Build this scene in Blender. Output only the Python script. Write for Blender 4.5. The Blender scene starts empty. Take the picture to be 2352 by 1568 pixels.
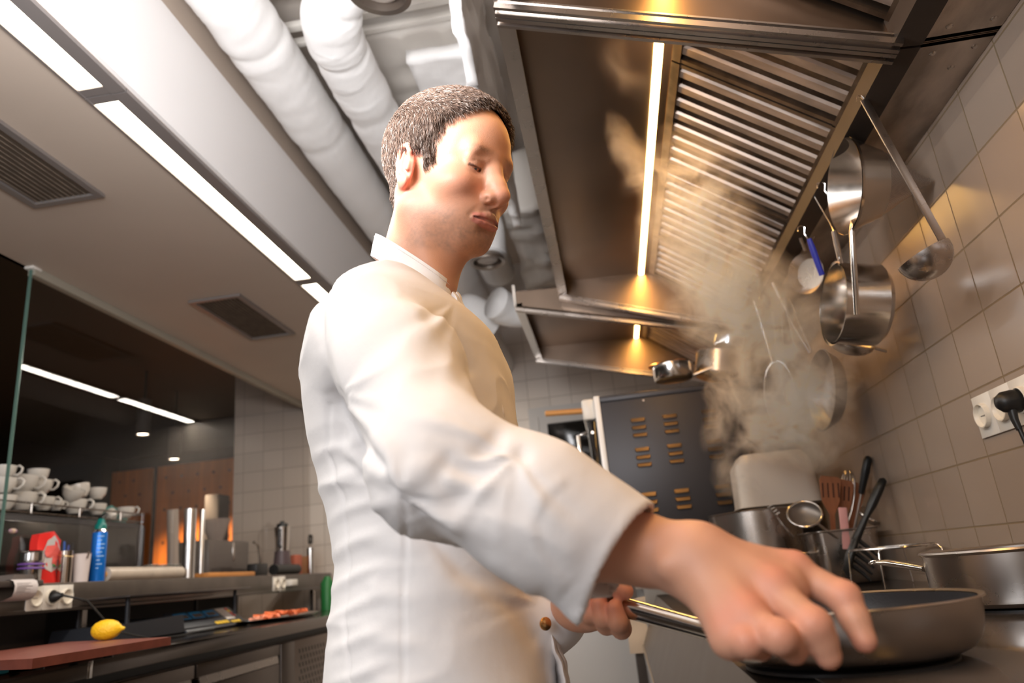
import bpy, bmesh, math, random
import numpy as np
from mathutils import Vector, Matrix
random.seed(4); RNG = np.random.RandomState(7)
C = bpy.context.scene.collection
scene = bpy.context.scene
PI = math.pi
Z0 = 1.05                      # camera height over the floor; heights below are given relative to the lens

# ------------------------------------------------------------------ camera
RC = np.array([[0.98583843, 0.13912522, -0.09363095],
               [-0.13069649, 0.28757286, -0.94879939],
               [-0.10507621, 0.94760014, 0.30168355]])
FPX = 1672.39
cd = bpy.data.cameras.new('camera'); cam = bpy.data.objects.new('camera', cd); C.objects.link(cam)
cd.sensor_width = 36; cd.lens = FPX / 2352 * 36; cd.clip_start = .02; cd.clip_end = 60
cam.matrix_world = Matrix([[RC[0][0], -RC[1][0], -RC[2][0], 0], [RC[0][1], -RC[1][1], -RC[2][1], 0],
                           [RC[0][2], -RC[1][2], -RC[2][2], Z0], [0, 0, 0, 1]])
scene.camera = cam
cd.dof.use_dof = True; cd.dof.focus_distance = 1.12; cd.dof.aperture_fstop = 4.0
scene.view_settings.view_transform = 'Standard'; scene.view_settings.look = 'None'
scene.view_settings.gamma = 1; scene.view_settings.use_curve_mapping = False
scene.view_settings.exposure = 0.25
scene.cycles.volume_bounces = 2

def P(px, py, x=None, y=None, z=None, d=None):
    """point on the sight line through a picture point, at a known wall, depth or height"""
    r = RC.T @ np.array([px - 1176., py - 784., FPX]); r = r / np.linalg.norm(r)
    t = x / r[0] if x is not None else y / r[1] if y is not None else z / r[2] if z is not None else d
    return r * t

# ------------------------------------------------------------------ world and lights
w = bpy.data.worlds.new('world'); scene.world = w; w.use_nodes = True
w.node_tree.nodes['Background'].inputs[0].default_value = (.05, .045, .04, 1)
w.node_tree.nodes['Background'].inputs[1].default_value = .35

def area_light(name, loc, target, sx, sy, power, col, spread=180):
    l = bpy.data.lights.new(name, 'AREA'); l.shape = 'RECTANGLE'; l.size = sx; l.size_y = sy
    l.energy = power; l.color = col; l.spread = math.radians(spread)
    o = bpy.data.objects.new(name, l); C.objects.link(o)
    o.location = (loc[0], loc[1], loc[2] + Z0)
    dv = Vector(target) - Vector(loc); o.rotation_euler = dv.to_track_quat('-Z', 'Y').to_euler()
    return o
# the photographer's flash bounced off the ceiling behind the camera, and the kitchen lamps further back
area_light('bounced_flash', (-1.35, -1.5, 1.05), (-.25, 1.2, .2), 1.5, 1.1, 38, (.90, .94, 1))
area_light('ceiling_bounce', (-.45, .55, .75), (-.55, 1.5, 2.0), .5, .5, 30, (.97, .97, 1))
area_light('aisle_lamp', (.0, -.9, 1.1), (.7, 1.2, 0), .7, .7, 5, (1, .84, .68))

# ------------------------------------------------------------------ materials
def newmat(name):
    m = bpy.data.materials.new(name); m.use_nodes = True
    nt = m.node_tree; return m, nt, nt.nodes['Principled BSDF']
def pm(name, col, rough=.5, metal=0., var=0., vscale=8., bump=0., bscale=60., trans=0., alpha=1., stretch=(1, 1, 1),
       emit=None, estr=0., coat=0., sss=0., rvar=0., spec=.5, ior=1.45, col2=None, cthr=(.35, .65)):
    m, nt, b = newmat(name)
    b.inputs['Base Color'].default_value = (*col, 1); b.inputs['Roughness'].default_value = rough
    b.inputs['Metallic'].default_value = metal; b.inputs['Transmission Weight'].default_value = trans
    b.inputs['Alpha'].default_value = alpha; b.inputs['Coat Weight'].default_value = coat
    b.inputs['Specular IOR Level'].default_value = spec; b.inputs['IOR'].default_value = ior
    if sss:
        b.inputs['Subsurface Weight'].default_value = sss; b.inputs['Subsurface Radius'].default_value = (.012, .005, .003)
        b.inputs['Subsurface Scale'].default_value = 1
    if emit: b.inputs['Emission Color'].default_value = (*emit, 1); b.inputs['Emission Strength'].default_value = estr
    tc = nt.nodes.new('ShaderNodeTexCoord'); mp = nt.nodes.new('ShaderNodeMapping'); mp.inputs['Scale'].default_value = stretch
    nt.links.new(tc.outputs['Object'], mp.inputs[0])
    if var or col2:
        n = nt.nodes.new('ShaderNodeTexNoise'); n.inputs['Scale'].default_value = vscale; n.inputs['Detail'].default_value = 5
        nt.links.new(mp.outputs[0], n.inputs['Vector'])
        r = nt.nodes.new('ShaderNodeValToRGB')
        r.color_ramp.elements[0].position = cthr[0]; r.color_ramp.elements[1].position = cthr[1]
        if col2: r.color_ramp.elements[0].color = (*col2, 1); r.color_ramp.elements[1].color = (*col, 1)
        else:
            r.color_ramp.elements[0].color = (*[max(0, c * (1 - var)) for c in col], 1)
            r.color_ramp.elements[1].color = (*[min(1, c * (1 + var)) for c in col], 1)
        nt.links.new(n.outputs[0], r.inputs[0]); nt.links.new(r.outputs[0], b.inputs['Base Color'])
    if rvar:
        n = nt.nodes.new('ShaderNodeTexNoise'); n.inputs['Scale'].default_value = vscale * 2; n.inputs['Detail'].default_value = 6
        nt.links.new(mp.outputs[0], n.inputs['Vector'])
        r = nt.nodes.new('ShaderNodeMapRange'); r.inputs[3].default_value = max(0, rough - rvar); r.inputs[4].default_value = rough + rvar
        nt.links.new(n.outputs[0], r.inputs[0]); nt.links.new(r.outputs[0], b.inputs['Roughness'])
    if bump:
        n = nt.nodes.new('ShaderNodeTexNoise'); n.inputs['Scale'].default_value = bscale; n.inputs['Detail'].default_value = 6
        nt.links.new(mp.outputs[0], n.inputs['Vector'])
        bp = nt.nodes.new('ShaderNodeBump'); bp.inputs['Strength'].default_value = bump; bp.inputs['Distance'].default_value = .01
        nt.links.new(n.outputs[0], bp.inputs['Height']); nt.links.new(bp.outputs[0], b.inputs['Normal'])
    return m
def tilemat(name, ax, ph, pitch, col, grout, rough=.22, var=.05, mortar=.0022):
    m, nt, b = newmat(name)
    tc = nt.nodes.new('ShaderNodeTexCoord'); sp = nt.nodes.new('ShaderNodeSeparateXYZ'); cb = nt.nodes.new('ShaderNodeCombineXYZ')
    nt.links.new(tc.outputs['Object'], sp.inputs[0])
    for k in (0, 1):
        mt = nt.nodes.new('ShaderNodeMath'); mt.operation = 'SUBTRACT'; mt.inputs[1].default_value = ph[k] - 40 * pitch[k]
        nt.links.new(sp.outputs[ax[k]], mt.inputs[0]); nt.links.new(mt.outputs[0], cb.inputs[k])
    br = nt.nodes.new('ShaderNodeTexBrick'); br.offset = 0; br.squash = 1
    br.inputs['Scale'].default_value = 1; br.inputs['Brick Width'].default_value = pitch[0]; br.inputs['Row Height'].default_value = pitch[1]
    br.inputs['Mortar Size'].default_value = mortar; br.inputs['Mortar Smooth'].default_value = .3; br.inputs['Bias'].default_value = 0
    br.inputs['Color1'].default_value = (*[c * (1 - var) for c in col], 1); br.inputs['Color2'].default_value = (*[c * (1 + var) for c in col], 1)
    br.inputs['Mortar'].default_value = (*grout, 1)
    nt.links.new(cb.outputs[0], br.inputs['Vector']); nt.links.new(br.outputs['Color'], b.inputs['Base Color'])
    b.inputs['Roughness'].default_value = rough
    mr = nt.nodes.new('ShaderNodeMapRange'); mr.inputs[3].default_value = rough; mr.inputs[4].default_value = .8
    nt.links.new(br.outputs['Fac'], mr.inputs[0]); nt.links.new(mr.outputs[0], b.inputs['Roughness'])
    inv = nt.nodes.new('ShaderNodeMath'); inv.operation = 'SUBTRACT'; inv.inputs[0].default_value = 1
    nt.links.new(br.outputs['Fac'], inv.inputs[1])
    n = nt.nodes.new('ShaderNodeTexNoise'); n.inputs['Scale'].default_value = 9
    nt.links.new(tc.outputs['Object'], n.inputs['Vector'])
    ad = nt.nodes.new('ShaderNodeMath'); ad.operation = 'MULTIPLY_ADD'; ad.inputs[1].default_value = .25
    nt.links.new(n.outputs[0], ad.inputs[0]); nt.links.new(inv.outputs[0], ad.inputs[2])
    bp = nt.nodes.new('ShaderNodeBump'); bp.inputs['Strength'].default_value = .5; bp.inputs['Distance'].default_value = .003
    nt.links.new(ad.outputs[0], bp.inputs['Height']); nt.links.new(bp.outputs[0], b.inputs['Normal'])
    return m
def vcolmat(name, rough=.5, sss=0., bump=0., bscale=300., spec=.4, sheen=0.):
    m, nt, b = newmat(name)
    a = nt.nodes.new('ShaderNodeVertexColor'); a.layer_name = 'tone'
    nt.links.new(a.outputs[0], b.inputs['Base Color']); b.inputs['Roughness'].default_value = rough
    b.inputs['Specular IOR Level'].default_value = spec; b.inputs['Sheen Weight'].default_value = sheen
    if sss:
        b.inputs['Subsurface Weight'].default_value = sss; b.inputs['Subsurface Radius'].default_value = (.010, .0035, .002)
        b.inputs['Subsurface Scale'].default_value = 1
    if bump:
        tc = nt.nodes.new('ShaderNodeTexCoord'); n = nt.nodes.new('ShaderNodeTexNoise')
        n.inputs['Scale'].default_value = bscale; n.inputs['Detail'].default_value = 4
        nt.links.new(tc.outputs['Object'], n.inputs['Vector'])
        bp = nt.nodes.new('ShaderNodeBump'); bp.inputs['Strength'].default_value = bump; bp.inputs['Distance'].default_value = .002
        nt.links.new(n.outputs[0], bp.inputs['Height']); nt.links.new(bp.outputs[0], b.inputs['Normal'])
    return m
M = {}
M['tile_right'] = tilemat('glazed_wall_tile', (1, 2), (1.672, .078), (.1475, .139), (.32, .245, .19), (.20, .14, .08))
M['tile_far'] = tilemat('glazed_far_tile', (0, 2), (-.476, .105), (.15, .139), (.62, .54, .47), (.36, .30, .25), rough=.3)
M['plaster'] = pm('painted_plaster', (.60, .53, .46), .7, bump=.05, bscale=30)
M['plaster_white'] = pm('white_painted_plaster', (.82, .79, .77), .6)
M['soffit'] = pm('shade_toned_soffit', (.50, .41, .335), .55, var=.03, vscale=2)  # underside's shade put into the colour, darker than the lit side face
M['floor'] = pm('grey_floor_tile', (.22, .2, .18), .4, var=.2)
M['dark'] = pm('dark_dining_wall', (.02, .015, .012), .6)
M['steel'] = pm('brushed_steel', (.50, .45, .41), .28, 1, var=.04, vscale=6, rvar=.05)
M['gutter'] = pm('dark_rough_gutter', (.06, .048, .04), .6, .7, var=.1)  # darker and rougher than the other hood steel
M['steel_hood'] = pm('hood_steel', (.25, .185, .14), .33, 1, var=.06, vscale=4, rvar=.06)
M['steel_bright'] = pm('polished_steel', (.72, .69, .66), .16, 1, rvar=.04, vscale=20)
M['steel_dull'] = pm('scratched_steel_plate', (.42, .37, .33), .42, 1, var=.35, vscale=9, rvar=.12, bump=.15, bscale=26, stretch=(1.5, .6, 1))
M['steel_filter'] = pm('greasy_filter_steel', (.36, .295, .25), .48, .85, var=.22, vscale=14, rvar=.10, stretch=(.6, 2, 1))
M['steel_filter_dark'] = pm('shaded_gap_steel', (.16, .12, .09), .45, 1, var=.3, vscale=20)  # darker copy of the filter steel, gap shade put into backing and frames
M['steel_dark'] = pm('dark_counter_steel', (.15, .125, .11), .36, 1, var=.06, vscale=5, rvar=.04)
M['black'] = pm('black_plastic', (.012, .012, .012), .4)
M['black_gloss'] = pm('glossy_black_glass', (.01, .009, .008), .06, spec=.6)
M['black_coat'] = pm('black_coated_sheet', (.035, .032, .035), .42, metal=.3, bump=.03, bscale=200)
M['teflon'] = pm('dark_nonstick_coating', (.022, .022, .025), .4, bump=.05, bscale=300)
M['white_plastic'] = pm('white_plastic', (.72, .68, .62), .4)
M['white_ceramic'] = pm('glazed_white_ceramic', (.74, .71, .66), .15, coat=.5)
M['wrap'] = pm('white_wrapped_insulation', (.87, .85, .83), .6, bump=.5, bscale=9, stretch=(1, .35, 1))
M['wrap_beige'] = pm('shade_toned_insulation', (.62, .575, .52), .6, bump=.8, bscale=5, stretch=(1, .35, 1))  # beige tone puts the shade on the flat ducts into the wrap colour
M['wood_panel'] = pm('orange_wood_veneer', (.58, .17, .02), .5, var=.25, vscale=3, stretch=(4, 4, .3))
M['wood'] = pm('pale_wood', (.62, .30, .09), .5, var=.2, vscale=14, stretch=(.2, 1, 1))
M['wood_dark'] = pm('brown_beech_spatula', (.24, .085, .035), .5, var=.3, vscale=30, stretch=(1, 1, .1))
M['lamp_glow'] = pm('lit_opal_diffuser', (1, .95, .85), .5, emit=(1, .90, .72), estr=5.5)
M['led_glow'] = pm('lit_warm_led_tube', (1, .8, .4), .5, emit=(1, .60, .20), estr=14)
M['spot_glow'] = pm('lit_downlight_lens', (1, .9, .8), .5, emit=(1, .85, .66), estr=10)
M['trim_grey'] = pm('grey_lacquered_aluminium', (.28, .25, .235), .4, metal=.5)

def glassmat(name, tint, refl=.1, rough=.01, dens=.9):
    m, nt, b = newmat(name); nt.nodes.remove(b)
    t = nt.nodes.new('ShaderNodeBsdfTransparent'); t.inputs[0].default_value = (*[c * dens for c in tint], 1)
    g = nt.nodes.new('ShaderNodeBsdfGlossy'); g.inputs['Roughness'].default_value = rough; g.inputs[0].default_value = (1, 1, 1, 1)
    f = nt.nodes.new('ShaderNodeFresnel'); f.inputs[0].default_value = 1.5
    mr = nt.nodes.new('ShaderNodeMath'); mr.operation = 'MULTIPLY_ADD'; mr.inputs[1].default_value = .8; mr.inputs[2].default_value = refl
    mr.use_clamp = True
    x = nt.nodes.new('ShaderNodeMixShader'); nt.links.new(f.outputs[0], mr.inputs[0])
    gm_ = nt.nodes.new('ShaderNodeNewGeometry'); iv = nt.nodes.new('ShaderNodeMath'); iv.operation = 'SUBTRACT'; iv.inputs[0].default_value = 1
    nt.links.new(gm_.outputs['Backfacing'], iv.inputs[1]); ml = nt.nodes.new('ShaderNodeMath'); ml.operation = 'MULTIPLY'
    nt.links.new(iv.outputs[0], ml.inputs[0]); nt.links.new(mr.outputs[0], ml.inputs[1]); nt.links.new(ml.outputs[0], x.inputs[0])
    nt.links.new(t.outputs[0], x.inputs[1]); nt.links.new(g.outputs[0], x.inputs[2])
    nt.links.new(x.outputs[0], nt.nodes['Material Output'].inputs[0]); return m
M['glass'] = glassmat('clear_glass', (.93, .95, .93), .01)
M['glass_screen'] = glassmat('glass_partition', (1.0, .99, .98), .0, dens=.97)

# ------------------------------------------------------------------ mesh building
def rotm(ax, ang): return np.array(Matrix.Rotation(ang, 3, ax))
def frame(dirv, up=(0, 0, 1)):
    d = np.array(dirv, float); d /= np.linalg.norm(d); u = np.array(up, float)
    if abs(np.dot(d, u)) > .98: u = np.array((1., 0, 0))
    x = np.cross(u, d); x /= np.linalg.norm(x); y = np.cross(d, x)
    return np.array([x, y, d]).T          # columns: x, y, z(dir)
class MB:
    def __init__(s): s.v = []; s.f = []; s.n = 0
    def add(s, vs, fs):
        vs = np.asarray(vs, float).reshape(-1, 3)
        s.v.append(vs); s.f += [tuple(i + s.n for i in f) for f in fs]; s.n += len(vs); return s
    def box(s, x0, x1, y0, y1, z0, z1, bev=0., R=None, c=None):
        b = min(bev, (x1 - x0) / 2.01, (y1 - y0) / 2.01, (z1 - z0) / 2.01)
        if b <= 0:
            v = np.array([(x, y, z) for x in (x0, x1) for y in (y0, y1) for z in (z0, z1)], float)
            f = [(0, 1, 3, 2), (4, 6, 7, 5), (0, 4, 5, 1), (2, 3, 7, 6), (0, 2, 6, 4), (1, 5, 7, 3)]
        else:
            bm = bmesh.new(); bmesh.ops.create_cube(bm, size=1)
            for q in bm.verts: q.co = Vector(((x0 + x1) / 2 + q.co.x * (x1 - x0), (y0 + y1) / 2 + q.co.y * (y1 - y0), (z0 + z1) / 2 + q.co.z * (z1 - z0)))
            bmesh.ops.bevel(bm, geom=bm.edges[:], offset=b, segments=2, affect='EDGES', profile=.5)
            bm.verts.index_update(); v = np.array([q.co[:] for q in bm.verts]); f = [tuple(q.index for q in g.verts) for g in bm.faces]; bm.free()
        if R is not None: v = v @ np.asarray(R).T
        if c is not None: v = v + np.asarray(c)
        return s.add(v, f)
    def quadslab(s, pts, th):
        """four corners, thickened along the normal"""
        p = np.array(pts, float); n = np.cross(p[1] - p[0], p[3] - p[0]); n /= np.linalg.norm(n)
        v = np.vstack([p, p + n * th]); k = len(p)
        f = [tuple(range(k))[::-1], tuple(range(k, 2 * k))] + [(i, (i + 1) % k, k + (i + 1) % k, k + i) for i in range(k)]
        return s.add(v, f)
    def prism(s, poly, R, o, t0, t1):
        """2D outline in the plane of R's first two columns, from o, extruded along the third"""
        R = np.asarray(R); p = np.array(poly, float); k = len(p)
        a = p[:, :1] * R[:, 0] + p[:, 1:2] * R[:, 1] + np.asarray(o)
        v = np.vstack([a + R[:, 2] * t0, a + R[:, 2] * t1])
        f = [tuple(range(k))[::-1], tuple(range(k, 2 * k))] + [(i, (i + 1) % k, k + (i + 1) % k, k + i) for i in range(k)]
        return s.add(v, f)
    def tube(s, pts, r, seg=10, cap=True, flat=1.):
        p = np.array(pts, float); n = len(p); r = np.full(n, r) if np.isscalar(r) else np.array(r, float)
        t = np.gradient(p, axis=0); t /= np.linalg.norm(t, axis=1)[:, None] + 1e-12
        F = frame(t[0]); x = F[:, 0]; vs = []
        for i in range(n):
            x = x - t[i] * np.dot(x, t[i]); x /= np.linalg.norm(x); y = np.cross(t[i], x)
            for k in range(seg):
                a = 2 * PI * k / seg; vs.append(p[i] + r[i] * (math.cos(a) * x + math.sin(a) * flat * y))
        f = [(i * seg + k, i * seg + (k + 1) % seg, (i + 1) * seg + (k + 1) % seg, (i + 1) * seg + k) for i in range(n - 1) for k in range(seg)]
        if cap: f += [tuple(range(seg))[::-1], tuple(range((n - 1) * seg, n * seg))]
        return s.add(vs, f)
    def ring(s, c, R, ra, rb, r, n=40, seg=6):
        R = np.asarray(R); pts = [np.asarray(c) + R[:, 0] * ra * math.cos(a) + R[:, 1] * rb * math.sin(a) for a in np.linspace(0, 2 * PI, n, endpoint=False)]
        p = np.array(pts); vs = []
        for i in range(n):
            o = p[i] - np.asarray(c); o /= np.linalg.norm(o); z = R[:, 2]
            for k in range(seg):
                a = 2 * PI * k / seg; vs.append(p[i] + r * (math.cos(a) * o + math.sin(a) * z))
        f = [(i * seg + k, ((i + 1) % n) * seg + k, ((i + 1) % n) * seg + (k + 1) % seg, i * seg + (k + 1) % seg) for i in range(n) for k in range(seg)]
        return s.add(vs, f)
    def lathe(s, prof, c=(0, 0, 0), R=None, seg=40, a0=0., a1=2 * PI, squash=(1, 1)):
        full = abs(a1 - a0 - 2 * PI) < 1e-6; m = seg if full else seg + 1
        R = np.eye(3) if R is None else np.asarray(R); vs = []
        for (r, z) in prof:
            for k in range(m):
                a = a0 + (a1 - a0) * k / seg; vs.append(np.asarray(c) + R @ np.array((r * math.cos(a) * squash[0], r * math.sin(a) * squash[1], z)))
        f = [(i * m + k, i * m + (k + 1) % m, (i + 1) * m + (k + 1) % m, (i + 1) * m + k) for i in range(len(prof) - 1) for k in range(m if full else seg)]
        return s.add(vs, f)
    def ball(s, c, r, R=None, seg=20, rings=12):
        r = (r, r, r) if np.isscalar(r) else r; R = np.eye(3) if R is None else np.asarray(R); vs = []
        for i in range(rings + 1):
            th = PI * i / rings
            for k in range(seg):
                a = 2 * PI * k / seg
                vs.append(np.asarray(c) + R @ np.array((r[0] * math.sin(th) * math.cos(a), r[1] * math.sin(th) * math.sin(a), -r[2] * math.cos(th))))
        f = [(i * seg + k, i * seg + (k + 1) % seg, (i + 1) * seg + (k + 1) % seg, (i + 1) * seg + k) for i in range(rings) for k in range(seg)]
        return s.add(vs, f)
def mesh_obj(name, v, f, mat, parent=None, smooth=True, ang=40, local=False, tones=None):
    v = np.array(v, float)
    if not local:
        v = v + np.array((0, 0, Z0))
        if parent is not None:
            root = parent
            while root.parent: root = root.parent
            v = (np.array(root.matrix_basis.inverted()) @ np.hstack([v, np.ones((len(v), 1))]).T).T[:, :3]
    me = bpy.data.meshes.new(name); me.from_pydata(v.tolist(), [], f); me.validate()
    me.materials.append(M[mat] if isinstance(mat, str) else mat)
    if smooth:
        me.polygons.foreach_set('use_smooth', [True] * len(me.polygons))
        if ang < 179: me.set_sharp_from_angle(angle=math.radians(ang))
    if tones is not None:
        at = me.color_attributes.new('tone', 'FLOAT_COLOR', 'POINT')
        at.data.foreach_set('color', np.hstack([np.clip(tones, 0, 1), np.ones((len(tones), 1))]).ravel().astype(np.float32))
    o = bpy.data.objects.new(name, me); C.objects.link(o)
    if parent is not None: o.parent = parent
    return o
def obj(name, mb, mat, parent=None, smooth=True, ang=40, local=False):
    v = np.vstack(mb.v); o = mesh_obj(name, v, mb.f, mat, parent, smooth, ang, local)
    bm = bmesh.new(); bm.from_mesh(o.data); bmesh.ops.remove_doubles(bm, verts=bm.verts, dist=1e-6)
    bmesh.ops.recalc_face_normals(bm, faces=bm.faces); bm.to_mesh(o.data); bm.free()
    if smooth and ang < 179: o.data.set_sharp_from_angle(angle=math.radians(ang))
    return o
def thing(name, label, cat, loc=(0, 0, 0), rotz=0, group=None, local=False):
    o = bpy.data.objects.new(name, None); C.objects.link(o); o.empty_display_size = .05
    o.location = loc if local else (loc[0], loc[1], loc[2] + Z0)
    o.rotation_euler = (0, 0, rotz)
    o.matrix_basis = Matrix.Translation(o.location) @ Matrix.Rotation(rotz, 4, 'Z')
    tag(o, label, cat, group); return o
def tag(o, label, cat, group=None, kind=None):
    o['label'] = label; o['category'] = cat
    if group: o['group'] = group
    if kind: o['kind'] = kind
    return o
def struct(name, mb, mat, parent=None, **k):
    o = obj(name, mb, mat, parent, **k)
    if parent is None: o['kind'] = 'structure'
    return o
def dup(root, loc=None, M4=None, label=None, group=None):
    r = root.copy(); C.objects.link(r)
    if M4 is not None: r.matrix_basis = M4
    elif loc is not None: r.location = loc
    if label: r['label'] = label
    if group: r['group'] = group
    for ch in list(root.children):
        c = ch.copy(); C.objects.link(c); c.parent = r
        for g in ch.children:
            d = g.copy(); C.objects.link(d); d.parent = c
    return r
def place(R, t):
    """4x4 from a 3x3 and a lens-relative point"""
    m = np.eye(4); m[:3, :3] = R; m[:3, 3] = np.asarray(t) + np.array((0, 0, Z0)); return Matrix(m.tolist())

# ------------------------------------------------------------------ room shell
XW = .80; YF = 4.96; ZS = 1.29; XS = -1.10; XG = -2.08; ZC = 2.05; FL = -Z0
struct('floor', MB().box(-6.5, 1.0, -3.2, 9.2, FL - .1, FL), 'floor')
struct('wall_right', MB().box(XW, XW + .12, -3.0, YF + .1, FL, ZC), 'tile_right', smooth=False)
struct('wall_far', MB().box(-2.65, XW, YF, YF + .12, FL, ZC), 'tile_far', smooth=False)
struct('wall_back', MB().box(-6.5, XW, -3.12, -3.0, FL, ZC), 'plaster')
struct('wall_left', MB().box(-6.6, -6.5, -3.0, 9.2, FL, ZC), 'dark')
struct('wall_dining', MB().box(-6.5, XW, 9.1, 9.2, FL, ZC), 'dark')
struct('ceiling', MB().box(XS, XW, -3.0, YF, ZC, ZC + .1), 'plaster')
struct('ceiling_lowered', MB().box(XG - .03, XS, -3.0, YF, ZS, ZC + .1), 'soffit')
o = struct('trim_1', MB().box(XS, XS + .012, -3.0, YF, ZS + .001, 1.66), 'plaster_white')
struct('trim_2', MB().box(-1.0, XW, YF - .28, YF, 1.80, ZC), 'plaster_white')       # bulkhead over the far wall
struct('ceiling_dining', MB().box(-6.5, XG - .03, -3.0, 9.1, 1.95, 2.05), 'dark')
struct('trim_3', MB().box(XG - .03, XG - .012, -3, YF, ZS, 1.95), 'dark')
# skirt below the pass and its plinth wall
struct('wall_left.001', MB().box(XG - .14, XG - .03, -1.5, YF, FL, -.13), 'plaster')

def frame_box(mb, x0, x1, y0, y1, z0, z1, w, ax):
    """four bars round a rectangle lying in the plane normal to ax"""
    if ax == 'z':
        mb.box(x0, x1, y0, y0 + w, z0, z1); mb.box(x0, x1, y1 - w, y1, z0, z1); mb.box(x0, x0 + w, y0 + w, y1 - w, z0, z1); mb.box(x1 - w, x1, y0 + w, y1 - w, z0, z1)
    if ax == 'y':
        mb.box(x0, x1, y0, y1, z0, z0 + w); mb.box(x0, x1, y0, y1, z1 - w, z1); mb.box(x0, x0 + w, y0, y1, z0 + w, z1 - w); mb.box(x1 - w, x1, y0, y1, z0 + w, z1 - w)
    return mb
# linear ceiling lamps: grey aluminium profile with a lit opal diffuser
def ceiling_lamp(y0, y1, label):
    x0, x1, xo = -.940 * ZS, -.885 * ZS, -.853 * ZS
    t = thing('linear_ceiling_lamp', label, 'ceiling lamp', ((x0 + x1) / 2, (y0 + y1) / 2, ZS), group='lamps in the ceiling line')
    h = MB(); h.box(x0 - .006, x0, y0, y1, ZS - .012, ZS + .004); h.box(x1, xo, y0, y1, ZS - .012, ZS + .012)
    h.box(x0, x1, y0, y0 + .028, ZS - .010, ZS + .004); h.box(x0, x1, y1 - .028, y1, ZS - .010, ZS + .004)
    obj('housing', h, 'trim_grey', t)
    obj('diffuser', MB().box(x0, x1, y0 + .028, y1 - .028, ZS - .006, ZS - .001), 'lamp_glow', t)
    l = bpy.data.lights.new('lamp_light', 'AREA'); l.shape = 'RECTANGLE'; l.size = x1 - x0 - .01; l.size_y = y1 - y0 - .06; l.energy = 7 * (y1 - y0); l.color = (1, .92, .82)
    lo = bpy.data.objects.new('lamp_light', l); C.objects.link(lo); lo.location = ((x0 + x1) / 2, (y0 + y1) / 2, ZS - .014 + Z0)
ceiling_lamp(.16, 1.462, 'lit linear ceiling lamp at the upper left corner of the photo')
ceiling_lamp(1.466, 2.79, 'long lit linear ceiling lamp in the middle of the row')
ceiling_lamp(2.794, 4.1, 'far lit linear ceiling lamp disappearing behind the shoulder')
ceiling_lamp(4.104, 4.955, 'shorter lit linear ceiling lamp ending at the far wall, behind the cook')
ceiling_lamp(-1.15, .156, 'lit linear ceiling lamp behind the camera')
# ceiling grilles
def grille(x0, x1, y0, y1, label):
    t = thing('ceiling_grille', label, 'air grille', ((x0 + x1) / 2, (y0 + y1) / 2, ZS), group='grey air grilles in the soffit')
    obj('frame', frame_box(MB(), x0, x1, y0, y1, ZS - .012, ZS - .001, .022, 'z'), 'trim_grey', t)
    obj('backing', MB().box(x0 + .02, x1 - .02, y0 + .02, y1 - .02, ZS - .003, ZS - .001), pm('dark_grille_back', (.09, .065, .045), .8), t)  # flat dark brown sheet behind the slats
    n = 11
    for i in range(n):
        xx = x0 + .022 + (x1 - x0 - .044) * (i + .5) / n
        obj('slat', MB().box(-.0055, .0055, y0 + .022, y1 - .022, -.0006, .0006, R=rotm('Y', .5), c=(xx, 0, ZS - .006)), pmg, t)
pmg = pm('dusty_grille_slat', (.26, .20, .15), .6, var=.3, vscale=20)
grille(-1.352 * ZS, -1.163 * ZS, 2.193 * ZS, 2.646 * ZS, 'small grey ceiling grille above the far counter')
grille(-1.346 * ZS, -1.153 * ZS, .93 * ZS, 1.486 * ZS, 'large grey ceiling grille cut by the left picture edge')

# glass partition over the pass
t = thing('glass_partition', 'tall clear glass screen between kitchen counter and dark dining room', 'glass screen', (XG, 3.2, .13))
ge = P(73, 614, x=XG)[1]
obj('pane', MB().box(XG - .005, XG + .005, ge, YF - .005, .12, ZS - .004), 'glass_screen', t, smooth=False)
obj('edge', MB().box(XG - .006, XG + .006, ge - .004, ge, .12, ZS - .012), pm('green_glass_edge', (.10, .17, .14), .2), t)
obj('top_channel', MB().box(XG - .013, XG + .017, ge, YF - .005, ZS - .034, ZS - .001), pm('greenish_seal', (.34, .31, .25), .5), t)
obj('clamp', MB().box(XG - .018, XG + .022, ge - .018, ge + .03, ZS - .012, ZS + 0., bev=.004), 'white_plastic', t)

# dining room seen through the glass
def wood_panel(x0, x1, y, z0, z1, label):
    t = thing('perforated_wood_panel', label, 'wall panel', ((x0 + x1) / 2, y, z0), group='perforated wood panels in the dining room')
    obj('board', MB().box(x0, x1, y, y + .03, z0, z1, bev=.004), 'wood_panel', t)
    h = MB()
    for i in range(int((x1 - x0) / .17)):
        for k in range(14):
            h.lathe([(.0, 0), (.016, 0)], (x0 + .1 + i * .17 + (k % 2) * .08, y - .003, z1 - .12 - k * .16), R=frame((0, -1, 0)), seg=10)
    obj('perforation', h, pm('dark_hole', (.10, .03, .008), .8), t)['kind'] = 'stuff'
ya = 7.6
a = P(258, 1085, y=ya); b = P(352, 1078, y=ya)
wood_panel(a[0], b[0], ya, -.9, a[2], 'left perforated orange wood panel in the dining room')
c2 = P(362, 1072, y=6.9); e2 = P(540, 1060, y=6.9)
wood_panel(c2[0], e2[0] + .25, 6.9, -.9, c2[2], 'wider right perforated orange wood panel beside the tiled wall')
a = P(470, 1137, y=6.4); b = P(503, 1132, y=6.4)
col = obj('dark_column', MB().box(a[0], b[0], 6.4, 6.6, FL, a[2], bev=.01), pm('dark_grey_column', (.025, .02, .02), .6))
tag(col, 'dark grey upright cabinet in front of the right wood panel', 'cabinet')
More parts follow.
